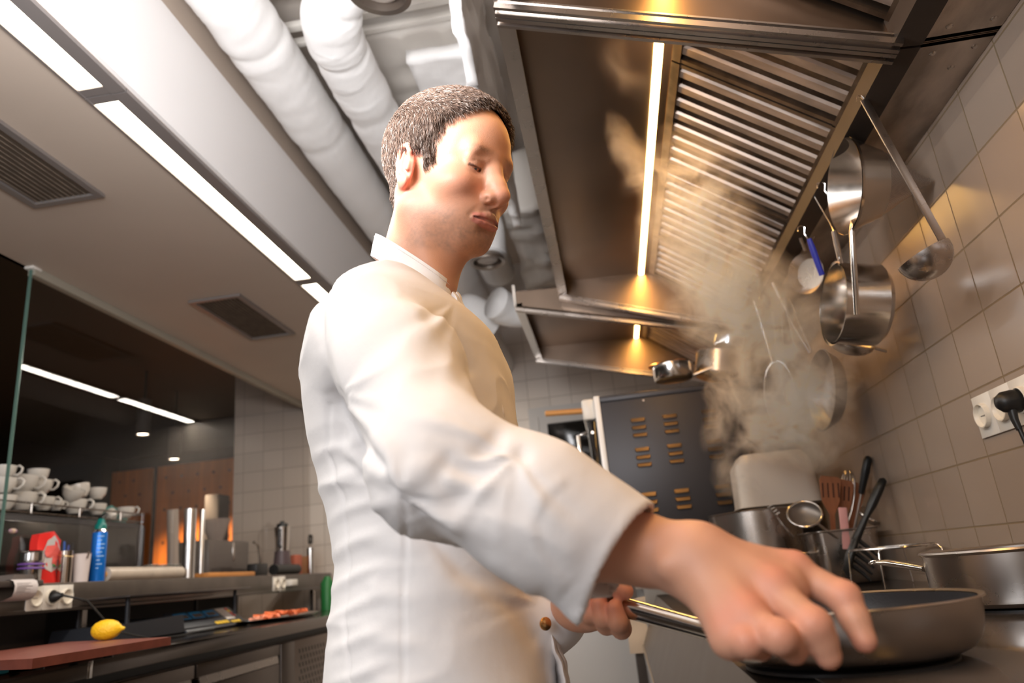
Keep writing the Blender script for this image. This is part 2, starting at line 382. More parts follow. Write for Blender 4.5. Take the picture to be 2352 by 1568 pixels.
def downlight(px, py, y, label, r=.055):
    q = P(px, py, y=y)
    t = thing('cylinder_downlight', label, 'ceiling spotlight', (q[0], q[1], q[2]), group='downlights over the dining room')
    obj('body', MB().lathe([(0, .30), (r, .30), (r, 0), (r * .86, 0), (r * .84, .02)], q), pm('grey_spot_body', (.10, .085, .075), .5), t)
    obj('lens', MB().lathe([(0, .008), (r * .85, .008)], q), 'spot_glow', t)
    obj('mount', MB().lathe([(0, 1.95 - q[2]), (.012, 1.95 - q[2]), (.012, .29), (0, .29)], q, seg=8), 'black', t)
    l = bpy.data.lights.new('downlight_beam', 'SPOT'); l.energy = 230; l.color = (1, .72, .45); l.spot_size = 1.9; l.spot_blend = .6; l.shadow_soft_size = .05
    lo = bpy.data.objects.new('downlight_beam', l); C.objects.link(lo); lo.location = (q[0], q[1], q[2] + Z0 - .02)
downlight(328, 998, 5.6, 'nearer lit cylinder downlight left of the other one')
downlight(400, 1055, 6.3, 'farther lit cylinder downlight above the wood panels')

# far grey door with a glass pane
t = thing('door_1', '', '', (-.03, YF, FL)); del t['label']; del t['category']; t['kind'] = 'structure'
GD = pm('grey_painted_door', (.52, .485, .455), .45)
zt = 1.068
f_ = MB(); f_.box(-.485, -.42, YF - .03, YF - .001, FL, zt); f_.box(.40, .465, YF - .03, YF - .001, FL, zt); f_.box(-.42, .40, YF - .03, YF - .001, zt - .065, zt)
obj('door_frame', f_, GD, t)
l_ = MB(); l_.box(-.415, -.36, YF - .05, YF - .004, FL + .01, 1.0); l_.box(.34, .395, YF - .05, YF - .004, FL + .01, 1.0)
l_.box(-.36, .34, YF - .05, YF - .004, .945, 1.0); l_.box(-.36, .34, YF - .05, YF - .004, FL + .01, .1)
obj('door_leaf', l_, GD, t)
obj('door_glass', MB().box(-.36, .34, YF - .03, YF - .02, .1, .945), 'black_gloss', t)
# ------------------------------------------------------------------ organic surfaces: distance fields turned into one continuous mesh
class SDF:
    def __init__(s): s.ops = []
    def _a(s, op, fn, c, rad, k): s.ops.append((op, fn, np.asarray(c, float), rad, k)); return s
    def ell(s, c, r, R=None, k=.01, op='u'):
        c = np.array(c, float); r = np.array(r, float); R = np.eye(3) if R is None else np.asarray(R)
        def fn(p):
            q = (p - c) @ R; a = np.sqrt(((q / r) ** 2).sum(1)) + 1e-9; b = np.sqrt(((q / r ** 2) ** 2).sum(1)) + 1e-9
            return a * (a - 1) / b
        return s._a(op, fn, c, r.max(), k)
    def cap(s, a, b, ra, rb=None, k=.01, op='u', flat=None):
        a = np.array(a, float); b = np.array(b, float); rb = ra if rb is None else rb; ab = b - a; L2 = (ab ** 2).sum()
        def fn(p):
            q = p - a; t = np.clip(q @ ab / L2, 0, 1); d = q - t[:, None] * ab
            if flat is not None:
                n, sc = flat; n = np.asarray(n); d = d + (d @ n)[:, None] * n * (sc - 1)
            return np.sqrt((d ** 2).sum(1)) - (ra + (rb - ra) * t)
        return s._a(op, fn, (a + b) / 2, math.sqrt(L2) / 2 + max(ra, rb), k)
    def chain(s, pts, rs, k=.01, op='u'):
        for i in range(len(pts) - 1): s.cap(pts[i], pts[i + 1], rs[i], rs[i + 1], k, op)
        return s
    def fn(s, f, c, rad, k=.01, op='u'): return s._a(op, f, c, rad, k)
    def __call__(s, p, ctr=None, brad=0.):
        d = np.full(len(p), 1.)
        for op, fn, c, rad, k in s.ops:
            if ctr is not None and np.linalg.norm(ctr - c) - brad - rad > .05 + k:
                continue
            e = fn(p)
            if op == 'u':
                h = np.clip(.5 + .5 * (d - e) / k, 0, 1); d = d * (1 - h) + e * h - k * h * (1 - h)
            else:
                h = np.clip(.5 - .5 * (d + e) / k, 0, 1); d = d * (1 - h) - e * h + k * h * (1 - h)
        return d
def nets(sdf, lo, hi, h):
    lo = np.array(lo, float); n = (np.ceil((np.array(hi) - lo) / h / 8).astype(int)) * 8 + 1
    F = np.empty(n, np.float32); nb = (n - 1) // 8; i8 = np.arange(9)
    for bi in range(nb[0]):
        for bj in range(nb[1]):
            cz = np.arange(nb[2]); ctr = lo + (np.stack([np.full(nb[2], bi), np.full(nb[2], bj), cz], 1) * 8 + 4) * h
            dc = sdf(ctr)
            for bk in range(nb[2]):
                sl = (slice(bi * 8, bi * 8 + 9), slice(bj * 8, bj * 8 + 9), slice(bk * 8, bk * 8 + 9))
                if abs(dc[bk]) > 8 * h * 1.25 + .012: F[sl] = dc[bk]; continue
                g = np.stack(np.meshgrid(bi * 8 + i8, bj * 8 + i8, bk * 8 + i8, indexing='ij'), -1).reshape(-1, 3) * h + lo
                F[sl] = sdf(g, ctr[bk], 7 * h).reshape(9, 9, 9)
    S = F < 0; c = [slice(0, -1), slice(1, None)]
    cnt = sum(S[c[a], c[b], c[e]].astype(np.int8) for a in (0, 1) for b in (0, 1) for e in (0, 1))
    act = (cnt > 0) & (cnt < 8); idx = np.argwhere(act); ids = -np.ones(act.shape, np.int64); ids[act] = np.arange(len(idx))
    acc = np.zeros((len(idx), 3)); num = np.zeros(len(idx))
    corners = [(a, b, e) for a in (0, 1) for b in (0, 1) for e in (0, 1)]
    val = {q: F[idx[:, 0] + q[0], idx[:, 1] + q[1], idx[:, 2] + q[2]] for q in corners}
    for q in corners:
        for ax in range(3):
            if q[ax]: continue
            r = list(q); r[ax] = 1; r = tuple(r); a, b = val[q], val[r]; m = (a < 0) != (b < 0)
            t = np.where(m, a / np.where(m, a - b, 1), 0); pt = np.tile(np.array(q, float), (len(idx), 1)); pt[:, ax] += t
            acc[m] += pt[m]; num[m] += 1
    V = lo + (idx + acc / num[:, None]) * h; faces = []
    for ax in range(3):
        u, w_ = (ax + 1) % 3, (ax + 2) % 3
        s0 = [slice(None)] * 3; s1 = [slice(None)] * 3; s0[ax] = slice(0, -1); s1[ax] = slice(1, None)
        A = S[tuple(s0)]; B = S[tuple(s1)]
        for flip, m in ((0, A & ~B), (1, ~A & B)):
            e = np.argwhere(m); e = e[(e[:, u] > 0) & (e[:, w_] > 0) & (e[:, u] < act.shape[u]) & (e[:, w_] < act.shape[w_])]
            if not len(e): continue
            def g(du, dw):
                x = e.copy(); x[:, u] -= du; x[:, w_] -= dw; return ids[x[:, 0], x[:, 1], x[:, 2]]
            q = np.stack([g(1, 1), g(0, 1), g(0, 0), g(1, 0)], 1)
            q = q[(q >= 0).all(1)]
            faces.append(q[:, ::-1] if flip else q)
    return V, np.vstack(faces)
NG = RNG.rand(32, 32, 32).astype(np.float32)
def vnoise(p, sc):
    q = np.asarray(p) * sc; i = np.floor(q).astype(int); f = q - i; f = f * f * (3 - 2 * f); r = 0
    for a in (0, 1):
        for b in (0, 1):
            for c_ in (0, 1):
                r = r + NG[(i[:, 0] + a) % 32, (i[:, 1] + b) % 32, (i[:, 2] + c_) % 32] * np.abs(1 - a - f[:, 0]) * np.abs(1 - b - f[:, 1]) * np.abs(1 - c_ - f[:, 2])
    return r
def sstep(a, b, x): t = np.clip((x - a) / (b - a), 0, 1); return t * t * (3 - 2 * t)
def blob(p, c, r): return np.exp(-(((p - np.array(c)) / np.array(r)) ** 2).sum(1))

def seg_dist(p, pts):
    d = np.full(len(p), 9.)
    for a, b in zip(pts[:-1], pts[1:]):
        a = np.array(a); ab = np.array(b) - a; t = np.clip((p - a) @ ab / (ab @ ab), 0, 1); d = np.minimum(d, np.linalg.norm(p - a - t[:, None] * ab, axis=1))
    return d

# ------------------------------------------------------------------ the cook
HR = np.array([[-0.4775, 0.8443, 0.2433], [-0.878, -0.4482, -0.1677], [-0.0325, -0.2936, 0.9554]])
HT = np.array([-0.1877, 0.9936, 0.5878])
def H(x, y, z): return HR @ np.array((x, y, z), float) + HT
# head modelled in its own frame: x to the wearer's right, y forward, z up, origin between the ears
hd = SDF()
hd.ell((0, -.012, .050), (.0765, .101, .089), k=.02)
hd.ell((0, .030, .050), (.066, .064, .064), k=.03)
hd.ell((0, .030, -.022), (.060, .062, .072), k=.03)
hd.ell((0, .022, -.066), (.054, .056, .040), k=.03)
for sx in (-1, 1):
    hd.cap((.054 * sx, -.004, -.055), (.022 * sx, .061, -.095), .019, .017, k=.022)
    hd.ell((.044 * sx, .058, -.022), (.022, .028, .020), k=.024)
hd.ell((0, .061, -.095), (.022, .021, .019), k=.02)
hd.ell((0, .060, -.064), (.042, .034, .032), k=.022)
hd.cap((-.036, .080, .030), (.036, .080, .030), .0140, k=.014)
for sx in (-1, 1):
    hd.ell((.033 * sx, .103, .008), (.0175, .019, .0140), k=.012, op='s')
    hd.ell((.032 * sx, .0745, .0090), (.0148, .0148, .0142), k=.005)          # lids over the eyeball
    for els, rr_, kk_, rad_ in (((-17, -27, -31, -28, -19), .0025, .0012, .0152), ((8, 15, 18, 15, 6), .0008, .0030, .0156)):
        cpts = [np.array((.032 * sx, .0745, .0090)) + rad_ * np.array((math.sin(math.radians(az)) * math.cos(math.radians(el)), math.cos(math.radians(az)) * math.cos(math.radians(el)), math.sin(math.radians(el)))) for az, el in zip((-60, -30, 0, 30, 60), els)]
        if rr_ > .001: SLIT = globals().get('SLIT', []) + [cpts]
        hd.chain(cpts, [rr_ * .5, rr_, rr_ * 1.1, rr_, rr_ * .5], k=kk_, op='s')
    hd.cap((.020 * sx, .0905, .0185), (.044 * sx, .081, .0170), .0030, k=.009)  # lid fold
hd.chain([(0, .086, .024), (0, .0935, .003), (0, .1045, -.018), (0, .1100, -.029)], [.0100, .0100, .0112, .0122], k=.014)
hd.ell((0, .1135, -.0310), (.0120, .0118, .0102), k=.008)
for sx in (-1, 1):
    hd.ell((.0142 * sx, .1000, -.0355), (.0082, .0120, .0088), k=.006)
hd.ell((0, .100, -.042), (.0045, .012, .006), k=.007)
for sx in (-1, 1): hd.ell((.0062 * sx, .1060, -.0470), (.0034, .0070, .0046), k=.003, op='s')
def on_face(x, z, sink):
    lo_, hi_ = .03, .16
    for _ in range(24):
        m_ = (lo_ + hi_) / 2
        if hd(np.array([[x, m_, z]]))[0] < 0: lo_ = m_
        else: hi_ = m_
    return (x, lo_ - sink, z)
UL = [on_face(x, z, s_) for x, z, s_ in ((-.0290, -.0675, .0010), (-.020, -.0650, .0014), (-.010, -.0625, .0010), (-.004, -.0605, .0004), (0, -.0618, .0010), (.004, -.0605, .0004), (.010, -.0625, .0010), (.020, -.0650, .0014), (.0290, -.0675, .0010))]
LLp = [on_face(x, z, s_) for x, z, s_ in ((-.0270, -.0690, .0012), (-.018, -.0718, .0016), (-.009, -.0738, .0012), (0, -.0745, .0010), (.009, -.0738, .0012), (.018, -.0718, .0016), (.0270, -.0690, .0012))]
MS = [on_face(x, z, -s_) for x, z, s_ in ((-.0280, -.0682, .0012), (-.019, -.0682, .0030), (-.009, -.0680, .0040), (0, -.0682, .0044), (.009, -.0680, .0040), (.019, -.0682, .0030), (.0280, -.0682, .0012))]
hd.chain(UL, [.0018, .0036, .0046, .0048, .0046, .0048, .0046, .0036, .0018], k=.004)
hd.chain(LLp, [.0020, .0040, .0054, .0058, .0054, .0040, .0020], k=.005)
hd.chain(MS, [.0010, .0020, .0028, .0030, .0028, .0020, .0010], k=.0014, op='s')
hd.ell((0, .096, -.0835), (.015, .008, .005), k=.010, op='s')
for sx in (-1, 1):
    hd.cap((.019 * sx, .103, -.040), (.034 * sx, .088, -.066), .0006, k=.007, op='s')
    # ear
    E = rotm('Z', -.42 * sx) @ rotm('X', .16)
    ec = np.array((.0785 * sx, -.010, .001))
    def ep(a, b, c_): return ec + E @ np.array((c_ * sx, a, b))
    hd.ell(ec - np.array((.004 * sx, 0, 0)), (.0060, .0165, .0260), R=E, k=.008)
    hel = [ep(.010, .004, .000), ep(.0135, .016, .003), ep(.008, .0285, .005), ep(-.005, .0325, .006), ep(-.016, .026, .007), ep(-.0205, .010, .007), ep(-.0175, -.008, .006), ep(-.010, -.022, .004)]
    hd.chain(hel, [.003, .0034, .0036, .0038, .0038, .0036, .0034, .0034], k=.003)
    hd.ell(ep(-.003, -.0245, .002), (.0052, .0105, .0100), R=E, k=.006)
    hd.chain([ep(-.004, .022, .004), ep(-.0115, .008, .005), ep(-.008, -.009, .005), ep(0, -.016, .004)], [.0024, .003, .003, .0028], k=.004)
    hd.ell(ep(.0015, .000, .0075), (.0065, .0085, .0115), R=E, k=.004, op='s')
    hd.cap(ep(.011, -.001, .002), ep(.0105, -.010, .003), .0036, k=.004)
neck_a = (0, -.026, -.045)
NK = HR.T @ (np.array((-.262, 1.015, .405)) - HT)       # base of the neck in head space
hd.cap(neck_a, NK, .056, .062, k=.03)
hd.cap((.052, -.03, -.03), HR.T @ (np.array((-.206, .962, .40)) - HT), .012, .009, k=.03)
hd.cap((0, .020, -.085), HR.T @ (np.array((-.214, .990, .42)) - HT), .024, .027, k=.03)
HEADH = .0016
hv, hf = nets(hd, (-.105, -.135, -.225), (.105, .135, .145), HEADH)

# skin colouring of the head: stubble, lips, flushed ears and cheeks belong to the skin
def skin_tones(p, n=None):
    base = np.array((.65, .330, .210)); t = np.tile(base, (len(p), 1))
    t *= (1 + .10 * (vnoise(p, 60) - .5))[:, None]
    def mix(col, a): 
        nonlocal t; a = np.clip(a, 0, 1)[:, None]; t = t * (1 - a) + np.array(col) * a
    ax = np.abs(p[:, 0]); q = np.stack([ax, p[:, 1], p[:, 2]], 1)
    mix((.80, .30, .21), .45 * blob(q, (.040, .072, -.025), (.025, .03, .02)))
    mix((.78, .30, .22), .55 * blob(q, (0, .112, -.032), (.016, .016, .014)))
    mix((.78, .25, .17), .75 * sstep(.067, .078, ax) * (p[:, 1] < .02) * (p[:, 1] > -.045))
    dU, dL = seg_dist(p, UL), seg_dist(p, LLp); lip = np.maximum(sstep(.0064, .0046, dU), sstep(.0074, .0056, dL)) * sstep(.0320, .0285, ax)
    mix((.60, .22, .18), .9 * lip)
    st = sstep(-.045, -.075, p[:, 2]) * sstep(-.03, .01, p[:, 1]) + .8 * blob(q, (0, .10, -.053), (.026, .02, .005)) * (p[:, 1] > .08)
    st *= sstep(-.128, -.112, p[:, 2]); st = np.clip(st, 0, 1) * (1 - lip)
    mix((.36, .215, .15), .58 * st * (.35 + .9 * vnoise(p, 330)) * (.5 + .8 * vnoise(p, 90)))
    mix((.30, .16, .10), .85 * blob(q, (.031, .093, .0320), (.020, .014, .0042)) * (.5 + .8 * vnoise(p, 400)))   # brows
    mix((.40, .16, .11), .6 * blob(q, (.032, .090, -.0005), (.012, .008, .0026)))
    for sl in SLIT: mix((.12, .06, .045), .9 * sstep(.0026, .0012, seg_dist(p, [q_ + np.array((0, .0008, .0024)) for q_ in sl])))
    mix((.14, .05, .045), .85 * sstep(.0030, .0012, seg_dist(p, MS)))  # parting of the lips, crease shade put into the skin tone
    return t
ht = skin_tones(hv)
hw = hv @ HR.T + HT

# hands ------------------------------------------------------------
def finger(s, pts, rs, k=.006): s.chain(pts, rs, k)
def hand_sdf(): return SDF()
WR = P(1480, 1262, y=.665); EL = P(1000, 1068, y=.635); SH = P(845, 720, y=.86)
rh = SDF()
kn = {  # knuckles of the right hand, seen from the back of the hand
 'i': P(1822, 1285, y=.640), 'm': P(1775, 1330, y=.612), 'r': P(1716, 1392, y=.598), 'p': P(1668, 1436, y=.600)}
wr2 = P(1600, 1285, y=.645)
rh.cap(P(1330, 1235, y=.660), WR, .0345, .0265, k=.012, flat=((0, 0, 1), .92))
rh.cap(WR, wr2, .0275, .0270, k=.014)
rh.cap(wr2, (kn['m'] + kn['i']) / 2 + (-.004, 0, -.014), .0270, .0200, k=.018)
rh.cap(wr2 + (0, 0, -.006), (kn['r'] + kn['p']) / 2 + (.004, .004, -.010), .0250, .0190, k=.018)
for q in ('i', 'm', 'r', 'p'): rh.cap(wr2, kn[q] + (0, 0, -.010), .016, .0130, k=.012)
for q, r in (('i', .0118), ('m', .0122), ('r', .0116), ('p', .0108)): rh.ell(kn[q] + (0, 0, -.008), (r, r, r), k=.009)
fing = {
 'i': [kn['i'] + (0, 0, -.010), P(1938, 1372, y=.622), P(1985, 1470, y=.610), P(1986, 1496, y=.607)],
 'm': [kn['m'] + (0, 0, -.010), P(1868, 1435, y=.585), P(1902, 1505, y=.590), P(1896, 1524, y=.594)],
 'r': [kn['r'] + (0, 0, -.010), P(1790, 1462, y=.575), P(1824, 1496, y=.590), P(1814, 1508, y=.596)],
 'p': [kn['p'] + (0, 0, -.010), P(1716, 1474, y=.585), P(1748, 1490, y=.598), P(1740, 1500, y=.604)]}
for q, rr in (('i', (.0128, .0118, .0106, .0092)), ('m', (.0130, .0120, .0110, .0096)), ('r', (.0124, .0114, .0104, .0092)), ('p', (.0114, .0102, .0095, .0084))):
    b0, b1, b2, b3 = fing[q]
    m2 = b1 + (b2 - b1) * .55 + (0, 0, .002)
    rh.chain([b0, b1, m2, b2], rr, k=.0045); rh.ell(b1, (rr[1] * 1.04,) * 3, k=.004)
# thumb, under the palm and pointing to the pan handle
th = [wr2 + (.0, -.004, -.012), P(1690, 1395, y=.680), P(1745, 1440, y=.690), P(1790, 1462, y=.685)]
rh.chain(th, (.017, .0130, .0112, .0092), k=.008)
# tendons and the wrist bone
for q in ('i', 'm', 'r', 'p'): rh.cap(wr2 + (kn[q] - wr2) * .25 + (0, -.002, .008), kn[q] + (0, -.002, -.0015), .0060, .0062, k=.010)
rh.ell(P(1535, 1300, y=.628), (.008,) * 3, k=.012)
rlo = np.minimum.reduce([P(1330, 1235, y=.66), kn['p'], fing['m'][3], th[0]]) - .06
rhi = np.maximum.reduce([P(1330, 1235, y=.66), kn['i'], fing['i'][2], th[3]]) + .05
rv, rf = nets(rh, rlo, rhi, .0024)
def hand_tones(p, reds):
    t = np.tile(np.array((.64, .335, .225)), (len(p), 1)) * (1 + .10 * (vnoise(p, 70) - .5))[:, None]
    for c_, r, a in reds:
        w_ = (a * blob(p, c_, (r, r, r)))[:, None]; t = t * (1 - w_) + np.array((.74, .22, .16)) * w_
    return t
reds = [(kn[q] + (0, -.006, .003), .014, .42) for q in 'imrp'] + [(fing[q][1] + (0, -.006, .004), .012, .35) for q in 'imrp'] + [(fing[q][3], .012, .4) for q in 'imrp']
rt = hand_tones(rv, reds)

# left hand round the end of the pan handle
LHc = P(1395, 1402, y=.90)                       # inside the fist, on the handle's axis
PANC = np.array((.232, .900, -.118)); PANR = .140
HA = P(1640, 1450, y=.845); HB = P(1432, 1394, y=.905)
hx = (HB - HA) / np.linalg.norm(HB - HA)
lh = SDF()
pc = HB + hx * .035
lh.ell(pc + np.array((-.018, .020, -.004)), (.040, .026, .030), k=.012)
lh.cap(pc + np.array((-.02, .025, 0)), P(1300, 1400, y=1.0), .028, .027, k=.02)
FT = []
for i in range(4):
    b = HB + hx * (.012 + .0205 * i)
    up = np.array((0, -.55, .83)); 
    k0 = b + np.array((0, .018, .012)); k1 = b + np.array((.004, -.004, -.026)) ; k2 = b + np.array((.002, -.021, -.018)); k3 = b + np.array((0, -.022, -.002))
    r0 = (.0108, .0112, .0106, .0092)[i]
    lh.chain([k0, b + np.array((.003, .016, -.022)), k1, k2, k3], [r0 * 1.1, r0 * 1.08, r0 * 1.05, r0, r0 * .86], k=.004); FT.append(k3)
lt = [pc + np.array((-.030, .006, .014)), HB + hx * .045 + np.array((0, -.006, .026)), HB + hx * .014 + np.array((0, -.012, .024)), HB - hx * .006 + np.array((0, -.012, .019))]
lh.chain(lt, (.016, .0128, .0112, .0092), k=.008)
lv, lf = nets(lh, pc - .12, pc + .10, .0024)
ltn = hand_tones(lv, [(q, .014, .55) for q in FT] + [(lt[3], .014, .5)])
# hidden core of the body (arms and trunk under the jacket, legs under the trousers)
PEL = np.array((-.27, 1.02, -.22)); LSH = np.array((-.22, 1.17, .30)); LEL = np.array((-.20, 1.19, .02)); LWR = P(1300, 1400, y=1.0)
core = SDF()
core.chain([PEL, (-.28, 1.02, .0), (-.27, 1.02, .25), (-.262, 1.015, .42)], [.10, .095, .085, .05], k=.05)
core.chain([SH + (0, .03, -.03), EL, WR + (-.06, 0, .01)], [.045, .036, .028], k=.02)
core.chain([LSH, LEL, LWR], [.045, .036, .027], k=.02)
core.chain([(-.27, 1.02, .28), SH + (0, .03, -.03)], [.05, .045], k=.04); core.chain([(-.27, 1.02, .28), LSH], [.05, .045], k=.04)
FEET = [(np.array((-.30, .93, -.98)), np.array((-.17, .915, -.99))), (np.array((-.26, 1.13, -.98)), np.array((-.12, 1.115, -.99)))]
for (h_, t_), off in zip(FEET, (-.07, .07)):
    core.chain([PEL + (0, off, 0), h_ * .45 + (PEL + (0, off, 0)) * .55 + (.012, 0, 0), h_ + (0, 0, .03)], [.085, .06, .038], k=.03)
cv, cf = nets(core, (-.45, .5, -1.04), (.12, 1.32, .50), .012)
off1 = len(hw); off2 = off1 + len(rv); off3 = off2 + len(lv)
bv = np.vstack([hw, rv, lv, cv]); bf = [tuple(q) for q in hf] + [tuple(q + off1) for q in rf] + [tuple(q + off2) for q in lf] + [tuple(q + off3) for q in cf]
bt = np.vstack([ht, rt, ltn, np.tile((.64, .34, .23), (len(cv), 1))])
M['skin'] = vcolmat('skin', .46, sss=.10, bump=.16, bscale=700, spec=.42)
cook = thing('person', 'cook with short greying brown hair in a white chef jacket, holding a frying pan', 'person', (-.25, 1.02, FL))
mesh_obj('body', bv, bf, M['skin'], cook, ang=180, tones=bt)
for sx in (-1, 1):
    e = H(.032 * sx, .0738, .0085); F_ = HR @ rotm('X', -.50)
    eye = obj('eye', MB().ball(e, .0126, seg=24, rings=16), pm('eye_white', (.72, .66, .62), .12), cook, ang=180)
    obj('iris', MB().ball(e + F_ @ np.array((0, .0076, 0)), (.0058, .0058, .0058), seg=16, rings=10), pm('grey_blue_iris', (.07, .08, .09), .1), eye, ang=180)

# hair: a close cap on the skull with thousands of short tapering hairs
def hair_mask(p):
    x, y, z = np.abs(p[:, 0]), p[:, 1], p[:, 2]
    front = .070 - .020 * (x / .06) ** 2 * 0          # receding hairline runs back at the temples
    line = .048 + .95 * (y - .040) * (y > .040) + .62 * (y - .018)
    temple = z - (.012 + 1.15 * np.maximum(y - .030, 0) * 1.0)
    top = (z > .078 + .55 * np.maximum(y - .058, 0) + .012 * np.sin(x * 55)) & (y < .082 - .25 * np.maximum(.03 - x, -.01) * 0)
    side = (y < .040 - .35 * np.maximum(z - .045, 0) * 0) & (z > .012) & (y > -.02)
    tl = .040 + .020 * np.clip((z - .06) / .03, 0, 1)
    side = (y < np.where(z < .035, .040, .040 + (z - .035) * .45)) & (z > -.004 + .5 * np.maximum(y - .02, -.02)) & (y >= .008)
    back = (y < .008) & (z > -.050 - .35 * (y + .06)) & ((y < -.028) | (z > .022))
    side = side & ((y > .012) | (z > .02))
    return top | side | back
sc_ = SDF(); sc_.ops = [o_ for o_ in hd.ops[:3]] + hd.ops[-3:-2]
hair = SDF(); hair.fn(lambda p: sc_(p) - .0060 - .0015 * vnoise(p, 60) - .003 * sstep(.05, .12, p[:, 2]), (0, 0, 0), .3, k=.001)
kv, kf = nets(hair, (-.105, -.135, -.12), (.105, .135, .160), .003)
keep = hair_mask(kv); fm = keep[kf].all(1); kf = kf[fm]; used = np.unique(kf); rem = -np.ones(len(kv), int); rem[used] = np.arange(len(used)); kv = kv[used]; kf = rem[kf]
# pull the border back onto the skin
edge_d = np.ones(len(kv)); cnt = {}
for q in kf:
    for a_, b_ in ((0, 1), (1, 2), (2, 3), (3, 0)):
        e_ = (min(q[a_], q[b_]), max(q[a_], q[b_])); cnt[e_] = cnt.get(e_, 0) + 1
bd = np.unique([i for e_, c_ in cnt.items() if c_ == 1 for i in e_]); bp_ = kv[bd]
for s0 in range(0, len(kv), 2000):
    edge_d[s0:s0 + 2000] = np.sqrt(((kv[s0:s0 + 2000, None] - bp_[None, ::2]) ** 2).sum(2)).min(1)
def grad(f, p, e=.001):
    g = np.stack([f(p + np.eye(3)[i] * e) - f(p - np.eye(3)[i] * e) for i in range(3)], 1); return g / (np.linalg.norm(g, axis=1)[:, None] + 1e-9)
kn_ = grad(sc_, kv); kv2 = kv - kn_ * (.0075 * (1 - sstep(0, .012, edge_d)))[:, None]
grey = vnoise(kv, 500); ktone = np.array((.11, .070, .050)) * (.7 + .9 * vnoise(kv, 260))[:, None]
V_, T_, F_ = [kv2], [ktone], [tuple(q) for q in kf]; base_n = len(kv2)
tri = kf[RNG.randint(0, len(kf), 24000)]; wts = RNG.dirichlet((1, 1, 1, 1), len(tri))
rp = (kv2[tri] * wts[:, :, None]).sum(1); rn = (kn_[tri] * wts[:, :, None]).sum(1); rn /= np.linalg.norm(rn, axis=1)[:, None]
topw = sstep(.07, .11, rp[:, 2]); flow = np.stack([.25 * np.sin(rp[:, 1] * 45 + rp[:, 2] * 30), .35 + .65 * topw, -1. + .95 * topw], 1) + RNG.randn(len(rp), 3) * .15 + .35 * np.stack([vnoise(rp + k_, 40) - .5 for k_ in (0, 3, 6)], 1)
flow -= rn * (flow * rn).sum(1)[:, None]; flow /= np.linalg.norm(flow, axis=1)[:, None]
Ln = RNG.uniform(.010, .020, len(rp)) * np.clip(.45 + (rp[:, 2] + .03) / .11, .45, 1.1); sd = np.cross(rn, flow)
tip = rp + flow * Ln[:, None] * .93 + rn * (Ln * .10)[:, None]; mid = rp + flow * Ln[:, None] * .5 + rn * (Ln * .20)[:, None]
wd = .00034; n_ = len(rp)
hv_ = np.stack([rp + sd * wd, rp - sd * wd, rp + rn * wd, mid + sd * wd * .8, mid - sd * wd * .8, mid + rn * wd * 1.2, tip], 1).reshape(-1, 3)
g_ = RNG.rand(n_); hc = np.where((g_ < .15)[:, None], np.array((.36, .30, .26)), np.where((g_ < .55)[:, None], np.array((.18, .115, .082)), np.array((.10, .062, .045))))
hc = hc * RNG.uniform(.75, 1.2, n_)[:, None]; V_.append(hv_); T_.append(np.repeat(hc, 7, 0))
for i in range(n_):
    b = base_n + 7 * i; F_ += [(b, b + 2, b + 5, b + 3), (b + 2, b + 1, b + 4, b + 5), (b + 1, b, b + 3, b + 4), (b + 3, b + 5, b + 6), (b + 5, b + 4, b + 6), (b + 4, b + 3, b + 6)]
M['hair'] = vcolmat('hair', .55, spec=.3)
mesh_obj('hair', np.vstack(V_) @ HR.T + HT, F_, M['hair'], cook, ang=180, tones=np.vstack(T_))

# jacket -----------------------------------------------------------
rows = [  # picture rows of the trunk's outline: height line, back edge, front edge, depth, breadth
 (1568, 758, 1288), (1480, 765, 1262), (1380, 775, 1242), (1280, 782, 1228), (1180, 765, 1222), (1080, 742, 1205), (1000, 722, 1186), (920, 712, 1166), (840, 712, 1146), (760, 735, 1120), (690, 780, 1085)]
cz, cx, rx, ry = [], [], [], []
for k_, (py, a, b) in enumerate(rows):
    A_ = P(a, py, y=1.0); B_ = P(b, py, y=1.0); cz.append((A_[2] + B_[2]) / 2); cx.append((A_[0] + B_[0]) / 2); rx.append((B_[0] - A_[0]) / 2 * .985)
ry = [.205, .200, .190, .182, .178, .182, .188, .190, .185, .170, .130]
o_ = np.argsort(cz); cz = np.array(cz)[o_]; cx = np.array(cx)[o_]; rx = np.array(rx)[o_]; ry = np.array(ry)[o_]
YC = 1.03
def trunk(p):
    x0 = np.interp(p[:, 2], cz, cx); a = np.interp(p[:, 2], cz, rx); b = np.interp(p[:, 2], cz, ry)
    u = (p[:, 0] - x0) / a; v = (p[:, 1] - YC) / b; r = (np.abs(u) ** 2.3 + np.abs(v) ** 2.3) ** (1 / 2.3) + 1e-9
    d = (r - 1) * np.minimum(a, b) * .9
    return np.maximum(np.maximum(d, p[:, 2] - cz[-1] - .01), cz[0] - .03 - p[:, 2])
jk = SDF()
jk.fn(trunk, (-.27, 1.03, .05), .45, k=.02)
nb_ = np.array((-.262, 1.015, .405))
jk.cap(SH + (.005, .045, -.035), nb_ + (-.015, -.02, -.024), .078, .068, k=.06)
jk.cap(LSH, nb_ + (-.01, .02, -.030), .070, .066, k=.06)
jk.ell(nb_ + (-.015, 0, -.042), (.105, .10, .06), k=.05)
CU = P(1425, 1275, y=.655)
ELj = EL + (.0, .0, .0)
jk.chain([SH + (.004, .02, -.03), SH * .5 + ELj * .5 + (.004, .004, .006), ELj + (0, .012, 0)], [.078, .066, .060], k=.03)
jk.chain([ELj + (0, .012, 0), ELj * .45 + CU * .55 + (0, 0, .004), CU], [.061, .0575, .0530], k=.025)
jk.chain([LSH, LEL, LWR + (-.02, 0, 0)], [.075, .062, .05], k=.03)
ax_ = (CU - ELj); ax_ /= np.linalg.norm(ax_)
